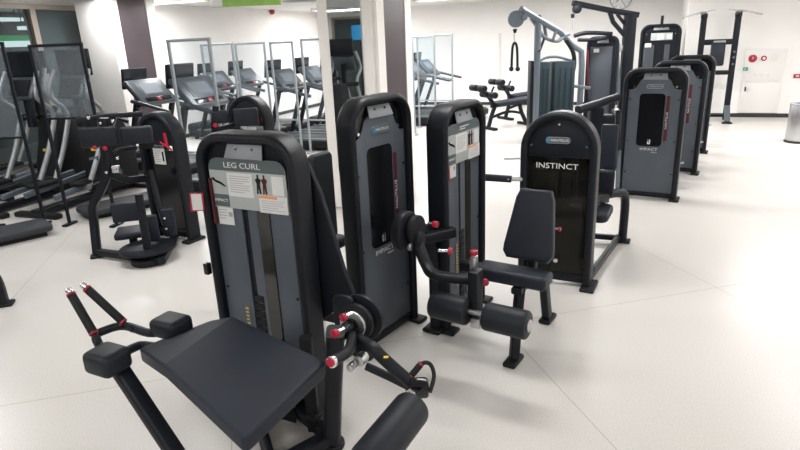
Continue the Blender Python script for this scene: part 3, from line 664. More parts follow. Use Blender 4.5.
# ------------------------------------------------------------------ arched tower machine
A3 = 118
e3 = Vector((math.sin(math.radians(A3)), math.cos(math.radians(A3)), 0)); n3 = Vector((e3.y, -e3.x, 0))
def arched_tower(t, W, Hh, D, tw=.05):
    m = MB(); m.sweep([(x, D/2, z) for x, z in hoop_path(W, Hh, W/2, tw)], rrect(tw, D, .022, 4), up=(0, 1, 0)); m.build('hoop_frame', 'black', t, angle=50)
    r = W/2-tw; zc = Hh-W/2
    cap = [(-r-.004, zc-.05), (r+.004, zc-.05)] + arc(0, zc, r+.004, 0, PI, 22)
    m = MB(); m.prism(cap, FRONT(.040), .014, bev=.003); m.build('cap_panel', 'black', t)
    m = MB(); m.prism(cap, FRONT(D-.02), .012); m.build('rear_cap', 'black', t)
    m = MB(); m.box((0, D*.55, .06), (W-2*tw, D*.7, .06), bev=.008); m.build('base_bar', 'black', t)
    for s in (-1, 1):
        m = MB(); m.box((s*(W/2-.01), D/2-.02, .0125), (.10, D+.07, .025), bev=.011, seg=3); m.build('foot', 'black_soft', t)
    return r, zc
iC = Vector((1.085, 3.87, 0))
it = thing('chest_machine', 'arch-topped weight machine with a smoky front window lettered INSTINCT', 'exercise machine', iC, az(A3))
r, zc = arched_tower(it, .52, 1.245, .15)
m = MB(); m.box((0, .047, (zc-.0)/2), (2*r+.006, .006, zc-.10), bev=0); m.build('smoky_window', 'tinted', it)
m = MB(); m.box((0, .125, zc/2), (2*r, .01, zc-.08)); m.build('rear_panel', 'black_gloss', it)
badge(it, -.005, .024, zc+.068, .165)
m = MB(); m.text('INSTINCT', FRONT(.041, -.01, zc-.115), .054, sx=1.22); m.build('lettering', 'label_white', it, smooth=False)
for x, z in ((0, zc+.175), (-.185, zc+.03), (.185, zc+.03)):
    m = MB(); m.cyl((x, .027, z), (x, .020, z), .007, 12); m.build('cap_bolt', 'chrome', it)
m = MB(); m.box((.07, .085, .36), (.19, .05, .56), bev=.006); m.build('stack_shroud', 'shroud_brown', it)
m = MB(); m.box((.05, .085, .74), (.06, .03, .16)); m.box((-.14, .09, .85), (.10, .02, .04)); m.build('carriage', 'steel', it)
m = MB(); m.box((.125, .057, .60), (.07, .003, .03)); m.build('tag', 'label_grey', it)
m = MB()
for x in (-.02, .12): m.cyl((x, .10, .1), (x, .10, 1.05), .008, 10)
m.build('guide_rod', 'chrome', it)
m = MB(); m.cyl(Vector((.02, .02, .20)), Vector((.02, -.015, .20)), .018, 16, bev=.004); m.build('chrome_pin', 'chrome', it)
# side frame running back, curved pipe, seat and press parts on the right
I3 = lambda x, d, z: iC + e3*x - n3*d + Z(z)
fB = fl(622, 242, 0)
xb = (fB-iC).dot(e3); db = -(fB-iC).dot(n3)
m = MB(); m.rtube([I3(.235, .12, .045), I3(xb-.03, db, .045)], .045, .045, .01); m.rtube([I3(-.235, .12, .045), I3(-.22, db-.1, .045)], .045, .045, .01); m.rtube([I3(-.22, db-.1, .05), I3(xb-.03, db-.05, .05)], .045, .045, .01); m.build('base_rail', 'black', it, world=True)
m = MB(); m.box(I3(xb, db, .014), (.13, .09, .028), rot=math.atan2(e3.y, e3.x), bev=.012, seg=3); m.build('foot', 'black_soft', it, world=True)
m = MB(); m.tube([I3(xb, db, .03), I3(xb, db, .34), I3(xb-.02, db-.06, .45), I3(xb-.10, db-.2, .47), I3(xb-.2, db-.4, .47)], .036, 14); m.build('curved_pipe', 'black', it, world=True)
pad('seat_pad', it, axes(e3, n3, I3(.10, .72, .40)), .36, .36, .07)
m = MB(); m.rtube([I3(.10, .72, .05), I3(.10, .72, .40)], .08, .08, .016); m.build('seat_post', 'black', it, world=True)
pb = at(609, 146, 5.0)
m = MB(); m.box(pb+Z(-.02), (.14, .06, .42), rot=math.atan2(e3.y, e3.x), bev=.02, seg=3); m.build('press_pad', 'pad', it, world=True)
m = MB(); m.box(at(606, 183, 4.55), (.13, .05, .22), rot=math.atan2(e3.y, e3.x), bev=.04, seg=3); m.build('lever_plate', 'black', it, world=True)
m = MB(); m.rtube([at(607, 165, 5.05), at(606, 200, 4.6), I3(.12, .55, .5)], .05, .05, .012); m.rtube([at(617, 150, 5.0), at(618, 110, 5.0)], .04, .04, .01); m.build('press_arm', 'black', it, world=True)
m = MB(); m.rtube([at(619, 150, 5.02), at(617, 195, 4.9)], .035, .012, .004); m.build('chrome_strap', 'silver', it, world=True)
# left handle lever with a soft sleeve
g0 = at(521, 180, 3.98); g1 = at(486, 177, 3.98)
m = MB(); m.cyl(g0+Vector((.03, 0.02, 0)), g0*.6+g1*.4, .017, 12); lv = m.build('press_handle', 'steel', it, world=True)
m = MB(); m.rtube([g0*.72+g1*.28, g1+Vector((-.03, 0, .0))], .03, .05, .012); m.build('sleeve', 'pad', lv, world=True)
m = MB(); m.cyl(at(504, 159, 4.02), at(520, 158.5, 4.02), .006, 8); m.build('short_rod', 'steel', it, world=True)

# ------------------------------------------------------------------ row of grey towers receding on the right
row = []
S1 = Vector((2.645, 6.005, 0)); A4 = 120.5
e4 = Vector((math.sin(math.radians(A4)), math.cos(math.radians(A4)), 0)); n4 = Vector((e4.y, -e4.x, 0))
rm0 = thing('selector_machine', 'nearest grey tower of the right-hand row, its window and IMPACT lettering in full view', 'exercise machine', S1, az(A4), 'row of grey towers on the right')
tower(rm0, W=.61, Hh=1.365, D=.13, R=.14, tw=.05)
m = MB(); m.rtube([(-.2, .1, .05), (-.2, 1.0, .05)], .05, .05, .01); m.rtube([(.2, .1, .05), (.2, .95, .05)], .05, .05, .01); m.rtube([(-.22, 1.0, .05), (.22, .95, .05)], .05, .05, .01); m.build('base_rail', 'black', rm0)
m = MB(); m.prism(rrect(.34, .34, .06), Matrix.Translation((0, .62, .42)), .07, bev=.02); m.build('seat_pad', 'pad', rm0)
m = MB(); m.rtube([(0, .62, .05), (0, .62, .42)], .07, .07, .014); m.build('seat_post', 'black', rm0)
m = MB(); m.box((0, .88, .80), (.30, .07, .50), rot=Matrix.Rotation(-.12, 4, 'X'), bev=.02); m.build('backrest', 'pad', rm0)
m = MB(); m.rtube([(0, .97, .05), (0, .95, .95)], .07, .06, .014); m.build('back_post', 'black', rm0)
m = MB(); m.cyl((.24, .18, .36), (.33, .2, .38), .012, 10); m.build('range_lever', 'steel', rm0)
for (x, y), lab in (((3.42, 7.12), 'second grey tower of the right-hand row, mostly hidden behind the nearest one'),
                    ((4.17, 8.36), 'farthest grey tower of the right-hand row, only its right edge showing')):
    dup(rm0, (x, y, 0), az(A4), lab)

# ------------------------------------------------------------------ arched hip machine on the left and its neighbour
hC = Vector((-2.20, 5.30, 0))
hm = thing('hip_machine', 'black arched hip machine on the left with a low seat and two upper pads', 'exercise machine', hC, az(119))
arched_tower(hm, .50, 1.21, .15)
m = MB(); m.box((0, .06, .46), (.41, .01, .80)); m.build('front_cover', 'black_gloss', hm)
m = MB(); m.box((-.01, .030, 1.04), (.05, .004, .05)); m.build('round_badge', 'label_grey', hm)
m = MB(); m.box((-.03, .045, .80), (.15, .004, .15)); pl = m.build('placard', 'label_white', hm)
m = MB(); lines(m, FRONT(.0425, -.05, .85), .08, 0, 6, .02, .006); m.build('printed_lines', 'label_text', pl)
m = MB(); m.box((.02, .0425, .80), (.022, .001, .09)); m.build('muscle_pictogram', 'black_gloss', pl)
for (a_, b_) in (((164, 133), (167, 146)), ((160, 142), (172, 150))):
    m = MB(); m.rtube([at(*a_, 5.17), at(*b_, 5.17)], .026, .012, .004); m.build('red_lever', 'red', hm, world=True)
Yh = 4.95
HP = lambda x, y, d=0: at(x, y, Yh+d)
f0 = fl(98, 257, 0); f1 = fl(163, 266, 0)
m = MB(); m.rtube([Vector((f0.x, f0.y, .03)), HP(94, 222), HP(93, 206), HP(101, 190), HP(107, 172), HP(106, 140), HP(104, 118)], .065, .075, .016, smooth=True); m.build('side_post', 'black', hm, world=True)
m = MB(); m.rtube([Vector((f0.x, f0.y, .05)), Vector((f1.x, f1.y, .05))], .06, .06, .012); m.rtube([f1+Vector((0, 0, .05)), hC+Vector((.05, -.02, .05))], .06, .06, .012); m.build('base_rail', 'black', hm, world=True)
m = MB(); m.box(Vector((f0.x, f0.y, .0125)), (.12, .10, .025), rot=.4, bev=.011, seg=3); m.build('foot', 'black_soft', hm, world=True)
fp = fl(150, 262, .0); fp.z = 0
m = MB(); m.cyl(fp, fp+Vector((0, 0, .06)), .15, 26, bev=.01); m.build('swivel_base', 'black_soft', hm, world=True)
m = MB(); m.cyl(fp+Vector((-.02, .06, .10)), fp+Vector((-.02, .06, .125)), .235, 30, bev=.006); m.build('swivel_plate', 'black', hm, world=True)
m = MB(); m.cyl(fp+Vector((0, 0, .05)), fp+Vector((0, .02, .6)), .035, 14); m.build('swivel_post', 'black', hm, world=True)
m = MB(); m.box(HP(127, 212, .0), (.25, .05, .17), rot=.25, bev=.012, seg=3); m.build('seat_back', 'pad', hm, world=True)
sp_ = HP(132, 232, .10)
m = MB(); m.box(sp_, (.27, .28, .06), rot=.3, bev=.02, seg=3); m.build('seat_pad', 'pad', hm, world=True)
m = MB(); m.rtube([sp_+Vector((0, 0, -.02)), Vector((sp_.x, sp_.y, .05))], .06, .06, .012); m.build('seat_post', 'black', hm, world=True)
for (x, y, d, w_, h_) in ((152, 228, -.1, .11, .24), (169, 222, .05, .11, .26)):
    m = MB(); m.box(HP(x, y, d), (w_, .06, h_), rot=.35, bev=.018, seg=3); kp = m.build('knee_pad', 'pad', hm, world=True)
    for z in (-.05, .05):
        m = MB(); q = HP(x-2, y, d)+Vector((-.0, -.036, z)); m.cyl(q, q+Vector((.004, -.012, 0)), .010, 10); m.build('bolt', 'chrome', kp, world=True)
m = MB(); m.rtube([HP(165, 225, .08), HP(158, 200, .15), HP(150, 170, .2)], .05, .05, .012); m.build('knee_arm', 'black', hm, world=True)
m = MB(); m.box(HP(99, 137, -.03), (.30, .07, .17), rot=.1, bev=.02, seg=3); m.build('upper_pad', 'roller', hm, world=True)
m = MB(); m.box(HP(137, 135, .05), (.26, .07, .15), rot=.1, bev=.02, seg=3); m.build('upper_pad', 'roller', hm, world=True)
m = MB(); m.rtube([HP(76, 121, .1), HP(105, 116, .15), HP(142, 114, .3)], .045, .045, .01); m.build('top_bar', 'black', hm, world=True)
m = MB(); m.rtube([HP(113, 131), HP(117, 118, .1), HP(128, 122, .1)], .03, .03, .008); m.build('pad_arm', 'black', hm, world=True)
m = MB(); m.rtube([HP(104, 160), HP(120, 150, .1), HP(135, 148, .3)], .04, .04, .01); m.rtube([HP(104, 172), HP(128, 180, .15), HP(150, 178, .3)], .05, .06, .01); m.build('cross_frame', 'black', hm, world=True)
for x, y in ((96, 147), (106, 148)):
    m = MB(); q = HP(x, y, -.04); m.cyl(q, q+Vector((0, -.03, 0)), .018, 12, bev=.004); m.build('red_knob', 'red', hm, world=True)
for x, y in ((89, 118), (101, 123), (113, 121), (107, 172), (118, 158), (116, 169)):
    m = MB(); q = HP(x, y, -.05); m.cyl(q, q+Vector((0, -.02, 0)), .013, 12, bev=.003); m.build('bolt_cap', 'chrome', hm, world=True)
m = MB(); m.rtube([HP(90, 159, .0), HP(97, 157, .0), HP(97, 160, 0)], .025, .02, .004); m.build('steel_strap', 'silver', hm, world=True)
m = MB(); m.box(HP(116, 169, -.02), (.06, .05, .06), rot=.2, bev=.006); m.build('steel_block', 'steel', hm, world=True)

aC = Vector((-1.62, 6.35, 0))
am = thing('torso_machine', 'arched black machine with a red lever, showing just above the leg curl placard', 'exercise machine', aC, az(119))
arched_tower(am, .54, 1.235, .15)
m = MB(); m.box((0, .06, .46), (.44, .01, .82)); m.build('front_cover', 'black_gloss', am)
m = MB(); m.rtube([at(263, 117, 6.28), at(266, 124, 6.28)], .05, .05, .01); m.build('red_lever', 'red', am, world=True)
m = MB(); m.box(at(246, 117, 6.05), (.25, .07, .18), rot=.2, bev=.02, seg=3); m.build('upper_pad', 'roller', am, world=True)
m = MB(); m.box(at(220, 117, 6.0), (.16, .07, .13), rot=.2, bev=.02, seg=3); m.build('upper_pad', 'roller', am, world=True)
b0 = at(214, 124, 6.0)
m = MB(); m.rtube([Vector((b0.x, b0.y, .0)), b0+Vector((0, 0, -.25)), b0, at(216, 106, 6.0)], .06, .06, .014); m.build('side_post', 'black', am, world=True)
m = MB(); m.rtube([Vector((b0.x, b0.y, .04)), aC+Vector((-.1, 0, .04))], .06, .06, .012); m.build('base_rail', 'black', am, world=True)
m = MB(); m.rtube([b0+Vector((0, 0, -.06)), at(240, 124, 6.2), aC+Vector((-.1, .0, .95))], .05, .05, .012); m.build('cross_frame', 'black', am, world=True)
m = MB(); q = at(216, 125, 5.95); m.cyl(q, q+Vector((0, -.04, 0)), .022, 12, bev=.004); m.build('red_knob', 'red', am, world=True)
m = MB(); m.box(at(250, 129.5, 6.2), (.13, .01, .05), rot=.2); m.build('white_tag', 'label_white', am, world=True)

# ------------------------------------------------------------------ treadmills
def make_treadmill(hc, label, loc, rz):
    t = thing('treadmill', label, 'treadmill', loc, rz, 'treadmills along the left wall')
    m = MB(); m.box((.22, 0, .115), (1.86, .78, .13), bev=.03, seg=3); m.build('deck', 'black_soft', t)
    m = MB(); m.box((.30, 0, .183), (1.62, .52, .012), bev=.003); m.build('belt', 'rubber_mat', t)
    m = MB(); m.box((-.60, 0, .20), (.34, .74, .22), bev=.07, seg=4); m.build('motor_cover', 'black', t)
    for s in (-1, 1):
        m = MB(); m.box((.30, s*.33, .19), (1.60, .11, .03), bev=.01); m.build('side_rail', 'label_dark', t)
        m = MB(); m.rtube([(-.42, s*.36, .08), (-.30, s*.36, .40), (-.08, s*.36, hc-.14)], .09, .06, .02); m.build('upright', 'black', t)
        m = MB(); m.tube([(-.16, s*.36, hc-.10), (.05, s*.385, hc-.13), (.30, s*.385, hc-.19), (.52, s*.385, hc-.24)], .028, 12); m.build('handrail', 'console', t)
        m = MB(); m.rtube([(.22, s*.36, .05), (.22, s*.36, .05), (.22, s*.36, .11)], .05, .05, .01); m.build('leg', 'black', t)
        m = MB(); m.rtube([(-.6, s*.3, .0), (-.6, s*.3, .11)], .06, .06, .01); m.build('leg', 'black', t)
        m = MB(); m.rtube([(1.05, s*.3, .0), (1.05, s*.3, .11)], .06, .06, .01); m.build('leg', 'black', t)
    Rm = Matrix.Rotation(math.radians(48), 4, 'Y')
    m = MB(); m.box((-.13, 0, hc), (.46, .70, .075), rot=Rm, bev=.03, seg=4); c = m.build('console', 'console', t)
    nrm = Rm.to_3x3() @ Vector((0, 0, 1)); ux = Rm.to_3x3() @ Vector((1, 0, 0))
    cc = Vector((-.13, 0, hc))
    m = MB(); m.box(cc+nrm*.038-ux*.035, (.25, .44, .006), rot=Rm, bev=.004); m.build('display', 'panel', c)
    m = MB(); m.box(cc+nrm*.042-ux*.035, (.18, .34, .004), rot=Rm); m.build('screen', 'display', c)
    m = MB(); m.box(cc+nrm*.040+ux*.155, (.07, .50, .006), rot=Rm, bev=.003); m.build('button_strip', 'black_gloss', c)
    m = MB(); m.box(cc+nrm*.046+ux*.165, (.05, .07, .014), rot=Rm, bev=.004); m.build('stop_key', 'red', c)
    m = MB(); m.rtube([(-.05, -.37, hc-.13), (-.05, .37, hc-.13)], .07, .10, .02); m.build('cross_bar', 'black', t)
    m = MB(); m.rtube([(-.22, 0, hc-.06), (-.40, 0, hc+.10)], .05, .04, .01); m.build('screen_arm', 'black', t)
    m = MB(); m.box((-.40, 0, hc+.20), (.045, .47, .29), rot=Matrix.Rotation(math.radians(8), 4, 'Y'), bev=.012); tv = m.build('television', 'black', t)
    m = MB(); m.box((-.376, 0, hc+.202), (.004, .43, .25), rot=Matrix.Rotation(math.radians(8), 4, 'Y')); m.build('screen', 'screen', tv)
    return t
rzT = math.atan2(B.y, B.x)
tq = fl(288, 80, 1.15); tb = fl(224, 81, 1.10) - B*.12; t9 = fl(429, 68, 1.10)
tread = [(rm(1.82, 8.44), 1.15, 'treadmill in front of the dark panel of the left column'),
         (rm(3.47, 9.34), 1.225, 'large treadmill with a big black screen, above the arched machine tops at left'),
         (tb, 1.10, 'treadmill nearest the left wall among those under the red alarm'),
         (tb + A*.90 + B*.04, 1.10, 'small distant treadmill by the back left wall, under the red alarm'),
         (tq, 1.15, 'treadmill with a tilted black screen, second left of the mirrored column'),
         (tq + A*.92 + B*.03, 1.15, 'treadmill partly hidden behind the left edge of the mirrored column'),
         (tq + A*1.90 + B*.03, 1.15, 'distant treadmill seen between the frames left of the mirrored column'),
         (t9 - A*.92, 1.10, 'treadmill just peeping out right of the mirrored column'),
         (t9, 1.10, 'last treadmill of the row, its handrail pointing at the sit-up benches')]
for c, hc, lab in tread:
    make_treadmill(hc, lab, Vector((c.x, c.y, 0)) + B*.12, rzT)

# ------------------------------------------------------------------ clear shields between the machines
def shield(name, label, p0, p1, ht, zb, frame_m, sheet_m, r=.016):
    p0 = Vector((p0.x, p0.y, 0)); p1 = Vector((p1.x, p1.y, 0)); c = (p0+p1)/2; d = (p1-p0); a = math.atan2(d.y, d.x); w_ = d.length/2
    t = thing('clear_shield', label, 'screen', c, a, 'clear shields between the machines')
    for s in (-1, 1):
        m = MB(); m.rtube([(s*w_, 0, .02), (s*w_, 0, ht)], r*2, r*2, r*.3); m.build('post', frame_m, t)
        m = MB(); m.box((s*w_, 0, .012), (.06, .18, .024), bev=.008); m.build('foot', frame_m, t)
    m = MB(); m.rtube([(-w_-r, 0, ht), (w_+r, 0, ht)], r*2, r*2, r*.3, up=(0, 0, 1)); m.build('top_bar', frame_m, t)
    m = MB(); m.rtube([(-w_, 0, zb), (w_, 0, zb)], r*1.6, r*1.6, r*.3, up=(0, 0, 1)); m.build('lower_bar', frame_m, t)
    m = MB(); m.box((0, 0, (ht+zb)/2), (2*w_-r*2, .005, ht-zb-r*2)); m.build('clear_sheet', sheet_m, t, smooth=False)
    return t
def onq(x, y, q):
    r = ray(x, y); t = ((A.dot(C0) - q) - A.dot(Vector((0, 0, H))))/A.dot(r); return Vector((0, 0, H)) + r*t
for x0, x1, y, q, lab in ((168, 209, 41, 9.86, 'silver-framed clear shield in front of the large treadmill with the big screen'),
                          (201, 232, 45, 7.48, 'silver-framed clear shield just right of the large treadmill, slightly lower'),
                          (235, 264, 44, 6.96, 'silver-framed clear shield by the treadmill under the red alarm'),
                          (270, 292, 43, 6.94, 'silver-framed clear shield in front of the treadmill with the tilted screen'),
                          (301, 322, 40, 6.94, 'silver-framed clear shield touching the left edge of the mirrored column'),
                          (412, 434, 37, 5.0, 'silver-framed clear shield just right of the mirrored column'),
                          (417, 452, 36, 4.05, 'rightmost silver-framed clear shield, beside the last treadmill')):
    a_ = onq(x0, y, q); b_ = onq(x1, y, q)
    shield('shield', lab, a_, b_, a_.z, .55, 'alu', 'acrylic')
a_ = at(33, 60, 5.95); b_ = at(84, 60, 5.85); shield('shield', 'black-framed clear shield in front of the elliptical trainers at left', a_, b_, at(58, 45, 5.9).z, at(90, 118, 5.85).z, 'black', 'acrylic_haze', r=.014)
a_ = at(-46, 60, 5.95); b_ = at(6, 60, 5.98); shield('shield', 'black-framed clear shield cut by the left edge of the photo', a_, b_, at(3, 43, 5.86).z, at(22, 139, 5.86).z, 'black', 'acrylic_haze', r=.014)

# ------------------------------------------------------------------ elliptical trainers
def make_elliptical(label, loc, rz, sc=1.):
    t = thing('elliptical_trainer', label, 'elliptical trainer', loc, rz, 'elliptical trainers at the left')
    m = MB(); m.rtube([(0, -.75, .06), (0, .75, .06)], .12, .07, .015); m.build('base_beam', 'black', t)
    for y in (-.72, .72):
        m = MB(); m.box((0, y, .03), (.62, .11, .06), bev=.02); m.build('stabiliser', 'black_soft', t)
    m = MB(); m.prism([(-.16, .08), (.40, .08), (.44, .34), (.36, .80), (.26, 1.02), (.04, 1.02), (-.04, .70), (-.14, .42)], Matrix.Translation((-.17, .30, 0)) @ axes((0, 1, 0), (0, 0, 1)), .34, bev=.04, seg=3); sh = m.build('shroud', 'black_soft', t)
    m = MB(); m.box((.03, .215, .60), (.10, .05, .03), rot=Matrix.Rotation(0, 4, 'X')); m.build('yellow_sticker', 'yellow', sh)
    m = MB(); m.rtube([(0, .12, .9), (0, .14, 1.35)], .09, .09, .02); m.build('mast', 'black', t)
    m = MB(); m.box((0, .10, 1.36), (.42, .07, .28), rot=Matrix.Rotation(math.radians(-25), 4, 'X'), bev=.025, seg=3); c = m.build('console', 'console', t)
    m = MB(); m.box((0, .06, 1.37), (.30, .01, .20), rot=Matrix.Rotation(math.radians(-25), 4, 'X')); m.build('screen', 'screen', c)
    m = MB(); m.box((0, .18, 1.64), (.48, .05, .30), bev=.012); tv = m.build('television', 'black', t)
    m = MB(); m.box((0, .152, 1.64), (.44, .004, .26)); m.build('screen', 'screen', tv)
    for s in (-1, 1):
        m = MB(); m.tube([(s*.27, -.22, .24), (s*.275, .02, .62), (s*.28, .20, 1.0)], .030, 12); m.build('lower_arm', 'arm_silver', t)
        m = MB(); m.tube([(s*.28, .20, 1.0), (s*.285, .16, 1.12), (s*.29, .02, 1.25), (s*.28, .04, 1.38), (s*.25, .12, 1.55)], .024, 12); m.build('upper_arm', 'arm_silver', t)
        m = MB(); m.tube([(s*.275, .045, 1.40), (s*.25, .125, 1.56)], .029, 12); m.build('hand_grip', 'arm_silver', t)
        m = MB(); m.rtube([(s*.22, .35, .30), (s*.22, -.65, .22)], .05, .06, .012); m.build('pedal_arm', 'silver', t)
        m = MB(); m.box((s*.22, -.28+s*.1, .30), (.16, .38, .05), bev=.018, seg=3); m.build('pedal', 'black_soft', t)
        m = MB(); m.cyl((s*.22, -.25, .25), (s*.32, -.25, .25), .035, 14, bev=.006); m.build('pivot_hub', 'arm_silver', t)
        m = MB(); m.cyl((s*.14, .32, 1.0), (s*.32, .22, 1.0), .04, 14, bev=.008); m.build('shoulder_hub', 'black', t)
    return t
g0 = fl(38, 208, 0)
make_elliptical('elliptical trainer behind the left shields, silver arms and a small yellow sticker on its shroud', rm(1.62, 10.36), rzT+.05)
make_elliptical('elliptical trainer seen through the black-framed shield, beside the hip machine', rm(2.28, 10.22), rzT+.05)
make_elliptical('elliptical trainer farther back under the window, half hidden by the others', rm(.66, 9.5), rzT+.05)
make_elliptical('elliptical trainer at the left edge of the photo behind the cut shield', rm(.95, 11.2), rzT+.05)
make_elliptical('elliptical trainer reflected in the column mirror, the nearer one to the column', rm(3.45, 14.4), rzT)
make_elliptical('elliptical trainer reflected in the column mirror, the one nearer the window', rm(2.35, 16.1), rzT)
make_elliptical('elliptical trainer reflected in the column mirror, the lowest one', rm(1.35, 17.6), rzT)
# low rubber platforms
def platform(label, c, a, L, w_):
    t = thing('low_platform', label, 'platform', Vector((c.x, c.y, 0)), az(a), 'low black platforms')
    m = MB(); m.prism(rrect(L, w_, .09, 5), Matrix.Translation((0, 0, .045)), .065, bev=.018); m.build('deck', 'rubber_mat', t)
    m = MB(); m.box((0, 0, .0225), (L*.9, w_*.8, .045)); m.build('plinth', 'black_soft', t)
ee = fl(60, 233, .0); dv = Vector((math.sin(math.radians(46)), math.cos(math.radians(46)), 0)); nv = Vector((-dv.y, dv.x, 0))
platform('low black platform at the left edge, the nearer of two', ee - dv*.74 + nv*.17, 46, 1.4, .42)
ee = fl(68, 226, 0); platform('low black platform behind the bent post of the hip machine', ee + dv*.66 + nv*.17, 46, .95, .42)
# frame of a machine cut by the left edge
ff = fl(6, 305, 0)
t = thing('machine_frame', 'black machine post with a flat foot cut by the left edge of the photo', 'exercise machine', Vector((ff.x, ff.y, 0)), .3)
m = MB(); m.box((0, 0, .0125), (.11, .10, .025), bev=.011, seg=3); m.build('foot', 'black_soft', t)
m = MB(); m.rtube([(-.01, 0, .02), (-.03, 0, .24), (-.16, 0, .40), (-.6, 0, .42)], .065, .075, .016, smooth=True); m.build('post', 'black', t)
m = MB(); m.rtube([(-.6, 0, .02), (-.6, 0, .42)], .065, .075, .016); m.build('rear_post', 'black', t)

# ------------------------------------------------------------------ silver cable station and rope
Yc = 9.6
CP = lambda x, y, d=0: at(x, y, Yc+d)
mb_ = CP(537, 60); cs = thing('cable_station', 'silver cable station with a sloping boom and teal weight covers', 'exercise machine', Vector((mb_.x, mb_.y, 0)), 0)
m = MB(); m.rtube([Vector((mb_.x, mb_.y, .02)), Vector((mb_.x, mb_.y, CP(535, 15).z))], .10, .10, .03); m.build('mast', 'silver', cs, world=True)
m2 = CP(581, 80, .35); tz = CP(577, 44, .3)
m = MB(); m.rtube([Vector((m2.x, m2.y, .02)), Vector((m2.x, m2.y, tz.z-.35)), Vector((m2.x-.02, m2.y, tz.z-.12)), tz+Vector((-.10, 0, .0)), CP(560, 32, .15), CP(521, 9, -.15)], .085, .11, .025); m.build('boom', 'silver', cs, world=True)
m = MB(); m.rtube([CP(531, 18, .0), CP(536, 25, .02), CP(542, 35, .05), CP(550, 40, .1), CP(558, 41, .13), CP(564, 36, .17), CP(569, 34, .2)], .06, .05, .015, smooth=True); m.build('lower_brace', 'silver', cs, world=True)
for xa, ya, xb, yb in ((544, 24, 546, 37), (556, 30, 553, 40)):
    m = MB(); m.rtube([CP(xa, ya, .08), CP(xb, yb, .08)], .05, .04, .01); m.build('brace_web', 'silver', cs, world=True)
pc_ = CP(516, 19, -.15)
m = MB(); m.cyl(pc_+Vector((0, -.04, 0)), pc_+Vector((0, .04, 0)), .125, 28, bev=.015); pu = m.build('pulley_cover', 'silver', cs, world=True)
m = MB(); m.cyl(pc_+Vector((.12, -.05, .02)), pc_+Vector((.12, .05, .02)), .05, 16, bev=.008); m.build('pulley_link', 'silver', cs, world=True)
def tealcover(x0, x1, y0, d, dep):
    a_ = CP(x0, y0, d); b_ = CP(x1, y0, d); w_ = b_.x-a_.x; c_ = (a_+b_)/2; h_ = c_.z
    m = MB(); m.prism(rrect(w_, dep, .05, 4), Matrix.Translation((c_.x, c_.y, .04)), h_-.04, bev=.012); wcv = m.build('weight_cover', 'teal_cover', cs, world=True)
    for k in range(4):
        m = MB(); m.box((c_.x-w_*.36+k*w_*.24, c_.y-dep/2-.004, h_/2), (w_*.10, .02, h_*.86), bev=.006); m.build('cover_rib', 'teal_cover', wcv, world=True)
tealcover(533, 549, 62, .12, .26); tealcover(551, 574, 61, .22, .26)
a_ = CP(531, 62, .10)
m = MB(); m.box(Vector((a_.x-.0, a_.y, a_.z/2+.02)), (.05, .22, a_.z), bev=.01); m.build('edge_post', 'black', cs, world=True)
m = MB(); m.tube([CP(537, 63, .1), CP(545, 58, .15), CP(558, 57, .2), CP(575, 62, .25)], .022, 10); m.build('top_rail', 'silver', cs, world=True)
m = MB(); m.rtube([Vector((mb_.x-.1, mb_.y+.1, .04)), Vector((m2.x+.1, m2.y+.05, .04))], .10, .06, .012); m.build('base_beam', 'silver', cs, world=True)
m = MB(); m.tube([CP(566, 40, .2), CP(573, 52, .2), CP(574, 66, .2), CP(570, 80, .2)], .035, 10); m.build('press_arm', 'black', cs, world=True)
m = MB(); m.tube([CP(546, 34, .1), CP(541, 47, .0), CP(539, 52, -.05)], .022, 10); m.build('pull_handle', 'black', cs, world=True)
m = MB(); m.rtube([CP(573, 86, .2), CP(590, 88, .2)], .06, .05, .012); m.build('side_bar', 'silver', cs, world=True)
rt = CP(514.5, 42, -.15)
rp = thing('triceps_rope', 'black rope handle hanging from the silver cable pulley', 'rope handle', rt, 0)
m = MB(); m.cyl(CP(515, 29, -.15), CP(515, 33, -.15), .035, 12, r2=.02); m.build('stopper', 'black', rp, world=True)
m = MB(); m.tube([CP(515, 31, -.15), CP(514.2, 36, -.15), CP(514.8, 43, -.15)], .010, 8); m.build('chain', 'steel', rp, world=True)
m = MB(); m.tube([CP(511.5, 68, -.15), CP(512.5, 48, -.15), CP(514.8, 43, -.15), CP(517, 48, -.15), CP(517.5, 68, -.15)], .020, 10); m.build('rope', 'black_soft', rp, world=True)
for x in (511.3, 517.7):
    m = MB(); m.ball(CP(x, 69, -.15), .038, n=14); m.build('end_knob', 'black_soft', rp, world=True)

# ------------------------------------------------------------------ dark lat pulldown and the towers around it
Yl = 10.6
LP = lambda x, y, d=0: at(x, y, Yl+d)
l0 = LP(627, 60); lt = thing('lat_pulldown', 'tall dark lat pulldown whose boom reaches left under the wall clock', 'exercise machine', Vector((l0.x, l0.y, 0)), 0)
ztop = LP(632, 14).z
m = MB(); m.rtube([Vector((l0.x, l0.y, .02)), Vector((l0.x, l0.y, ztop))], .20, .14, .03); m.build('mast', 'black', lt, world=True)
m = MB(); m.rtube([LP(638, 15, .05), LP(608, 10, .0), LP(573, 3, -.1)], .10, .09, .02); m.build('boom', 'black', lt, world=True)
m = MB(); m.rtube([LP(609, 10, 0), LP(613, 22, 0), LP(625, 36, 0)], .07, .07, .015); m.rtube([LP(617, 14, 0), LP(626, 26, 0)], .05, .05, .012); m.build('brace', 'black', lt, world=True)
m = MB(); q = LP(577, 9, -.1); m.cyl(q+Vector((0, -.04, 0)), q+Vector((0, .04, 0)), .075, 20, bev=.01); m.build('pulley', 'black', lt, world=True)
m = MB(); m.cyl(LP(573, 12, -.1), LP(573, 30, -.1), .008, 8); cb = m.build('cable', 'steel', lt, world=True)
m = MB(); m.cyl(LP(572.7, 14, -.1), LP(572.7, 18, -.1), .03, 10); m.build('stopper', 'black', cb, world=True)
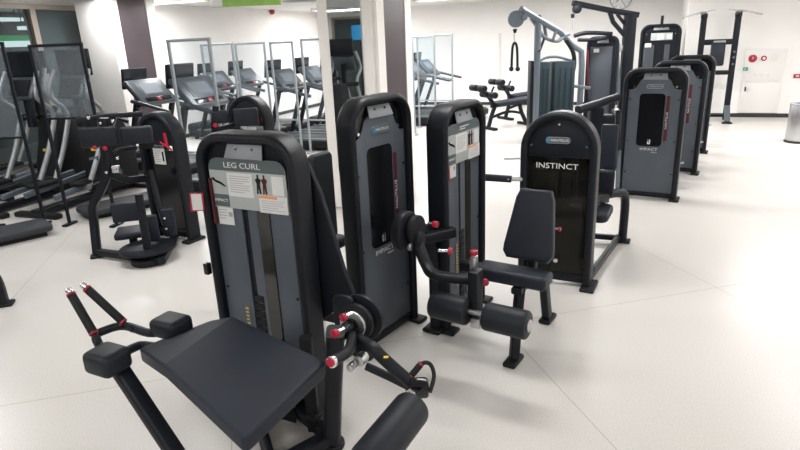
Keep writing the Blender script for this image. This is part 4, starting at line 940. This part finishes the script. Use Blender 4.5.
m = MB(); m.box(LP(631, 45, .1), (.10, .14, .9), bev=.045, seg=4); m.build('silver_guide', 'silver', lt, world=True)
m = MB(); m.rtube([Vector((l0.x-.04, l0.y-.8, .04)), Vector((l0.x, l0.y+.1, .04))], .08, .06, .012); m.build('base_rail', 'black', lt, world=True)
m = MB(); m.box(Vector((l0.x+.1, l0.y-1.0, .47)), (.36, .30, .07), bev=.02); m.build('seat_pad', 'pad', lt, world=True)
sb = Vector((l0.x+.1, l0.y-1.0, .46))
m = MB(); m.rtube([Vector((sb.x, sb.y, .02)), sb], .07, .07, .014); m.rtube([Vector((sb.x, sb.y, .06)), Vector((l0.x, l0.y, .06))], .06, .06, .012); m.build('seat_post', 'black', lt, world=True)

t0 = LP(600, 90, -.4)
nt = thing('row_machine', 'dark tower with arched handles between the silver station and the lat pulldown', 'exercise machine', Vector((t0.x, t0.y, 0)), az(112))
tower(nt, W=.52, Hh=LP(600, 36, -.4).z, D=.16, R=.13, tw=.055, style='stack'); 
m = MB(); m.box((-.02, .04, .80), (.36, .012, 1.36), bev=.004); m.build('front_panel', 'panel_dark', nt)
m = MB(); m.box((-.10, .030, 1.42), (.09, .004, .06)); m.build('white_label', 'label_white', nt)
m = MB(); m.tube([LP(574, 36, -.5), LP(585, 33, -.5), LP(600, 33, -.5), LP(612, 34, -.5)], .035, 12); m.build('arched_handle', 'black', nt, world=True)
m = MB(); m.tube([LP(578, 40, -.5), LP(592, 40, -.5), LP(606, 38, -.5)], .03, 10); m.build('cross_handle', 'black', nt, world=True)
m = MB(); m.rtube([LP(617, 48, -.3), LP(618, 98, -.3)], .07, .05, .012); m.build('silver_guide', 'silver', nt, world=True)
q = LP(617, 48, -.32)
m = MB(); m.cyl(q+Vector((0, -.03, 0)), q+Vector((0, .03, 0)), .09, 20, bev=.008); m.build('pulley', 'alu', nt, world=True)
m = MB(); m.cyl(LP(588, 50, -.5), LP(588, 92, -.5), .02, 10); m.build('red_rod', 'maroon', nt, world=True)
# lever arms crossing in front
pz = at(596, 108, 6.9)
lv = thing('plate_machine', 'dark lever machine with a slanting tubular arm, behind the arch-topped INSTINCT machine', 'exercise machine', Vector((pz.x, pz.y, 0)), 0)
m = MB(); m.rtube([at(578, 110, 6.7), at(597, 104, 6.9), at(618, 97, 7.1)], .09, .09, .03); m.build('lever_arm', 'black', lv, world=True)
m = MB(); m.rtube([Vector((pz.x, pz.y, .02)), pz], .16, .14, .03); m.build('post', 'black', lv, world=True)
m = MB(); m.box(at(606, 121, 6.95), (.36, .14, .16), rot=-.3, bev=.03, seg=3); m.build('pad', 'roller', lv, world=True)
m = MB(); m.cyl(at(614, 112, 6.85), at(617, 111, 6.8), .04, 14, bev=.006); m.build('collar', 'steel', lv, world=True)
m = MB(); m.rtube([Vector((pz.x, pz.y-.3, .04)), Vector((pz.x, pz.y+.7, .04))], .08, .06, .012); m.build('base_rail', 'black', lv, world=True)

fC = at(658.5, 60, 12.15)
fm = thing('pec_machine', 'tall dark weight tower standing against the back wall, left of the wall corner', 'exercise machine', Vector((fC.x, fC.y, 0)), az(114))
hF = at(661, 24, 12.15).z
tower(fm, W=.76, Hh=hF, D=.16, R=.17, tw=.06, style='stack', back=True)
m = MB(); m.box((-.20, .040, .78), (.20, .012, 1.28), bev=.004); m.build('front_panel', 'panel_dark', fm)
m = MB(); m.box((.14, .040, .78), (.10, .012, 1.28), bev=.004); m.build('front_panel', 'panel_dark', fm)
m = MB(); m.box((.02, .028, hF-.24), (.40, .006, .14), bev=.003); pl = m.build('placard', 'label_grey', fm)
m = MB(); m.box((.0, .0245, hF-.24), (.13, .002, .11)); m.build('instruction_sheet', 'label_white', pl)
m = MB(); m.box((.16, .0245, hF-.24), (.10, .002, .10)); m.build('warning_label', 'label_white', pl)
m = MB(); m.box((-.22, .032, hF-.40), (.12, .004, .08)); m.build('sticker', 'label_white', fm)
m = MB(); m.cyl((0, .08, hF-.01), (0, .08, hF+.16), .028, 12, bev=.006); m.build('top_pin', 'black', fm)

# ------------------------------------------------------------------ sit-up benches
def make_bench(label, loc, rz):
    t = thing('sit_up_bench', label, 'bench', loc, rz, 'sit-up benches by the back wall')
    m = MB(); m.box((.62, 0, .50), (1.10, .30, .075), rot=Matrix.Rotation(math.radians(-3), 4, 'Y'), bev=.025, seg=3); m.build('bench_pad', 'pad', t)
    m = MB(); m.rtube([(.0, 0, .44), (1.1, 0, .47)], .06, .07, .014); m.build('spine', 'black', t)
    m = MB(); m.rtube([(-.06, 0, .03), (.02, 0, .28), (.10, 0, .46)], .06, .07, .014); m.build('front_leg', 'black', t)
    m = MB(); m.rtube([(.85, 0, .03), (.72, 0, .26), (.66, 0, .45)], .06, .07, .014); m.build('rear_leg', 'black', t)
    m = MB(); m.rtube([(.0, 0, .22), (.40, 0, .30), (.74, 0, .24)], .05, .05, .012, smooth=True); m.build('stretcher', 'black', t)
    for x in (-.06, .85):
        m = MB(); m.box((x, 0, .025), (.09, .52, .05), bev=.014); m.build('foot', 'black_soft', t)
    m = MB(); m.rtube([(.06, 0, .44), (-.04, 0, .60), (-.16, 0, .70), (-.30, 0, .78)], .06, .07, .014, smooth=True); m.build('roller_stem', 'black', t)
    for x, z in ((-.30, .80), (-.06, .66)):
        m = MB(); m.cyl((x, -.24, z), (x, -.04, z), .062, 20, bev=.014); m.build('ankle_roller', 'roller', t)
        m = MB(); m.cyl((x, .04, z), (x, .24, z), .062, 20, bev=.014); m.build('ankle_roller', 'roller', t)
        m = MB(); m.cyl((x, -.26, z), (x, .26, z), .018, 12); m.build('axle', 'black', t)
    m = MB(); m.rtube([(-.02, 0, .66), (.06, 0, .80)], .03, .03, .008); m.build('handle', 'black', t)
    return t
b1 = fl(491, 129, 0); b2 = fl(508, 121, 0)
make_bench('nearer sit-up bench with black ankle rollers by the back wall', Vector((b1.x, b1.y, 0)), math.radians(25))
make_bench('farther sit-up bench, just behind and right of the nearer one', Vector((b2.x+.05, b2.y+.3, 0)), math.radians(25))

# ------------------------------------------------------------------ pull-up rack
u1 = fl(725, 120.5, 0); u0 = Vector((u1.x, u1.y, 0)) - B*.56
ur = thing('pull_up_rack', 'black pull-up rack with bent chrome grips against the right-hand wall', 'exercise rack', (u0+u1)/2, RZ)
ht = at(739, 12, u1.y).z
X = .28
for s in (-1, 1):
    m = MB(); m.rtube([(s*X, 0, .02), (s*X, 0, ht-.06)], .10, .10, .02); m.build('upright', 'black', ur)
    m = MB(); m.cyl((s*X, 0, ht-.08), (s*X, 0, ht+.0), .06, 16, bev=.008); m.build('end_collar', 'black_gloss', ur)
    m = MB(); m.rtube([(s*X, -.02, .28), (s*(X-.02), -.30, .16), (s*(X-.02), -.42, .03)], .10, .05, .012); m.build('front_strut', 'label_dark', ur)
    m = MB(); m.box((s*(X-.02), -.42, .014), (.17, .10, .028), bev=.01); m.build('foot', 'black_soft', ur)
    m = MB(); m.tube([(s*(X-.18), .0, ht+.05), (s*X*.9, 0, ht+.02), (s*(X+.05), 0, ht+.02), (s*(X+.36), -.10, ht-.06)], .018, 10); m.build('chrome_grip', 'chrome', ur)
z1 = at(722, 42, u1.y).z; z2 = at(715, 73, u1.y).z
for z, h_ in ((z1, .10), (z2, .08), (.10, .05)):
    m = MB(); m.box((0, 0, z), (2*X, .08, h_), bev=.01); m.build('cross_bar', 'black', ur)
m = MB(); m.box((.0, -.10, (z1+z2)/2+.06), (.24, .08, .42), rot=Matrix.Rotation(-.08, 4, 'X'), bev=.03, seg=3); m.build('back_pad', 'pad', ur)
m = MB(); m.box((0.02, -.042, z1), (.20, .005, .05)); m.build('maker_plate', 'label_grey', ur)
for dz in (-.18, -.28, -.40):
    m = MB(); m.cyl((X, -.05, z1+dz), (X, -.075, z1+dz), .020, 12); m.build('bolt', 'silver', ur)

# ------------------------------------------------------------------ things on the walls, bin, signs
def onp(x, y, p):
    r = ray(x, y); t = (B.dot(C0) + p - B.dot(Vector((0, 0, H))))/B.dot(r); return Vector((0, 0, H)) + r*t
QF = 2.045
a_ = onq(746, 50, QF); b_ = onq(787, 48, QF); pa = (a_-C0).dot(B); pb = (b_-C0).dot(B); wc = pb-pa; zc_ = a_.z
fcab = thing('fire_hydrant_cabinet', 'pale wall cabinet with a red alarm button and red lamp on the right-hand wall', 'cabinet', rm((pa+pb)/2, QF, 0), RZ)
m = MB(); m.box((0, -.012, zc_/2+.045), (wc, .03, zc_-.09), bev=.004); m.build('frame', 'cabinet', fcab)
m = MB(); m.box((0, -.030, zc_-.33), (wc-.06, .008, .52), bev=.002); m.build('upper_panel', 'cabinet', fcab)
m = MB(); m.box((0, -.030, .37), (wc-.06, .008, .56), bev=.002); dr = m.build('door', 'cabinet', fcab)
m = MB(); m.box((-wc/2+.07, -.04, zc_*.43), (.025, .02, .08), bev=.004); m.build('latch', 'rubber_base', dr)
def cab(x, y): 
    P_ = onq(x, y, QF+.036); L_ = P_ - rm((pa+pb)/2, QF, 0); return Vector((L_.dot(B), -.036, P_.z))
q = cab(752.7, 58.5); m = MB(); m.cyl(q, q+Vector((0, -.02, 0)), .072, 26, bev=.006); al = m.build('alarm_button', 'red', fcab)
m = MB(); m.box(q+Vector((0, -.022, .01)), (.012, .004, .04)); m.build('white_mark', 'label_white', al)
q = cab(763.8, 58.2); m = MB(); m.cyl(q, q+Vector((0, -.03, 0)), .048, 22, bev=.006); al = m.build('red_lamp', 'red', fcab)
m = MB(); m.cyl(q+Vector((0, -.03, 0)), q+Vector((0, -.036, 0)), .022, 16); m.build('lamp_centre', 'white', al)
q = cab(775, 57.6); m = MB(); m.cyl(q, q+Vector((0, -.006, 0)), .066, 24); m.build('speaker_grille', 'wall_warm', fcab)
for x in (755, 761.5, 768):
    q = cab(x, 74.8); m = MB(); m.cyl(q, q+Vector((0, -.004, 0)), .022, 14); m.build('small_sign', 'wall_warm', fcab)
P_ = onq(745.5, 69, QF+.04)
gs = thing('green_sign', 'small green sign with white lettering at the left edge of the fire cabinet', 'sign', P_, RZ)
m = MB(); m.box((0, -.006, 0), (.085, .012, .062)); m.build('plate', 'green_tag', gs); m = MB(); m.box((-.01, -.0135, .0), (.035, .002, .02)); m.build('white_mark', 'label_white', gs)
P_ = onq(798, 76, QF+.0)
rs = thing('red_sign', 'small red sign on the wall at the right edge of the photo', 'sign', P_, RZ)
m = MB(); m.box((0, -.006, 0), (.15, .012, .075)); m.build('plate', 'red', rs); m = MB(); m.box((-.01, -.0135, 0), (.05, .002, .028)); m.build('white_mark', 'label_white', rs)
P_ = onq(621, -1.5, .0)
ck = thing('wall_clock', 'round white wall clock cut by the top edge of the photo', 'clock', P_, RZ)
m = MB(); m.cyl((0, 0, 0), (0, -.04, 0), .245, 40, bev=.006); m.build('case', 'alu', ck)
m = MB(); m.cyl((0, -.040, 0), (0, -.044, 0), .222, 40); fc = m.build('face', 'white', ck)
for k in range(12):
    a_ = k*PI/6; m = MB(); m.box((.19*math.sin(a_), -.046, .19*math.cos(a_)), (.012, .004, .035), rot=Matrix.Rotation(a_, 4, 'Y')); m.build('hour_mark', 'black_gloss', fc)
m = MB(); m.box((-.05, -.048, -.03), (.15, .004, .014), rot=Matrix.Rotation(-.7, 4, 'Y')); m.build('hour_hand', 'black_gloss', ck)
m = MB(); m.box((.04, -.052, -.07), (.20, .004, .009), rot=Matrix.Rotation(1.0, 4, 'Y')); m.build('minute_hand', 'black_gloss', ck)
P_ = onp(270, 11.5, 0.0)
fa = thing('alarm_lamp', 'small red alarm lamp high on the left wall above the treadmills', 'alarm', P_, RZ)
m = MB(); m.cyl((0, 0, 0), (.03, 0, 0), .10, 22, bev=.006); m.build('base', 'white', fa); m = MB(); m.ball((.05, 0, 0), .075, n=18); m.build('lens', 'red', fa)
# hanging green sign
a_ = at(213, 7.5, 6.2); b_ = at(281, 4.6, 6.2); w_ = b_.x-a_.x
hs = thing('hanging_sign', 'green banner with a yellow left end hanging from the ceiling at the top left', 'sign', Vector(((a_.x+b_.x)/2, 6.2, a_.z)), 0)
m = MB(); m.box((0, 0, .13), (w_, .02, .26), bev=.003); m.build('board', 'leaf', hs)
m = MB(); m.box((-w_/2+.05, -.011, .13), (.10, .003, .25)); m.build('yellow_end', 'label_white', hs)
for s in (-1, 1):
    m = MB(); m.cyl((s*w_*.4, 0, .26), (s*w_*.4, 0, HC-a_.z), .004, 8); m.build('wire', 'steel', hs)
P_ = fl(300, .5, HC)
cv = thing('ceiling_vent', 'round grey ceiling vent at the top, left of the mirrored column', 'vent', P_, 0)
m = MB(); m.cyl((0, 0, 0), (0, 0, -.03), .34, 36, bev=.008); m.build('outer_ring', 'label_grey', cv); m = MB(); m.cyl((0, 0, -.03), (0, 0, -.05), .22, 32, bev=.008); m.build('inner_cone', 'white', cv)
# stainless bin
bl_ = fl(789, 143, 0); rb_ = .17
bc_ = Vector((bl_.x+rb_*.95, bl_.y+.05, 0)); zt = at(793, 104, bl_.y).z
bn = thing('steel_bin', 'round stainless steel bin at the right edge of the photo', 'bin', bc_, 0)
m = MB(); m.cyl((0, 0, .03), (0, 0, zt-.03), rb_, 40, bev=.004); m.build('body', 'steel', bn)
m = MB(); m.cyl((0, 0, 0), (0, 0, .032), rb_+.012, 40, bev=.006); m.build('base', 'rubber_base', bn)
m = MB(); m.cyl((0, 0, zt-.032), (0, 0, zt), rb_+.004, 40, bev=.008); m.build('rim', 'alu', bn)
m = MB(); m.cyl((0, 0, zt-.002), (0, 0, zt+.003), rb_*.6, 30); m.build('opening', 'black_gloss', bn)

# ------------------------------------------------------------------ view settings
wd = bpy.data.worlds.new('world'); scene.world = wd; wd.use_nodes = True
wd.node_tree.nodes['Background'].inputs['Color'].default_value = (.9, .95, 1, 1); wd.node_tree.nodes['Background'].inputs['Strength'].default_value = .15
scene.view_settings.view_transform = 'Standard'; scene.view_settings.look = 'None'; scene.view_settings.gamma = 1
scene.view_settings.exposure = -0.14
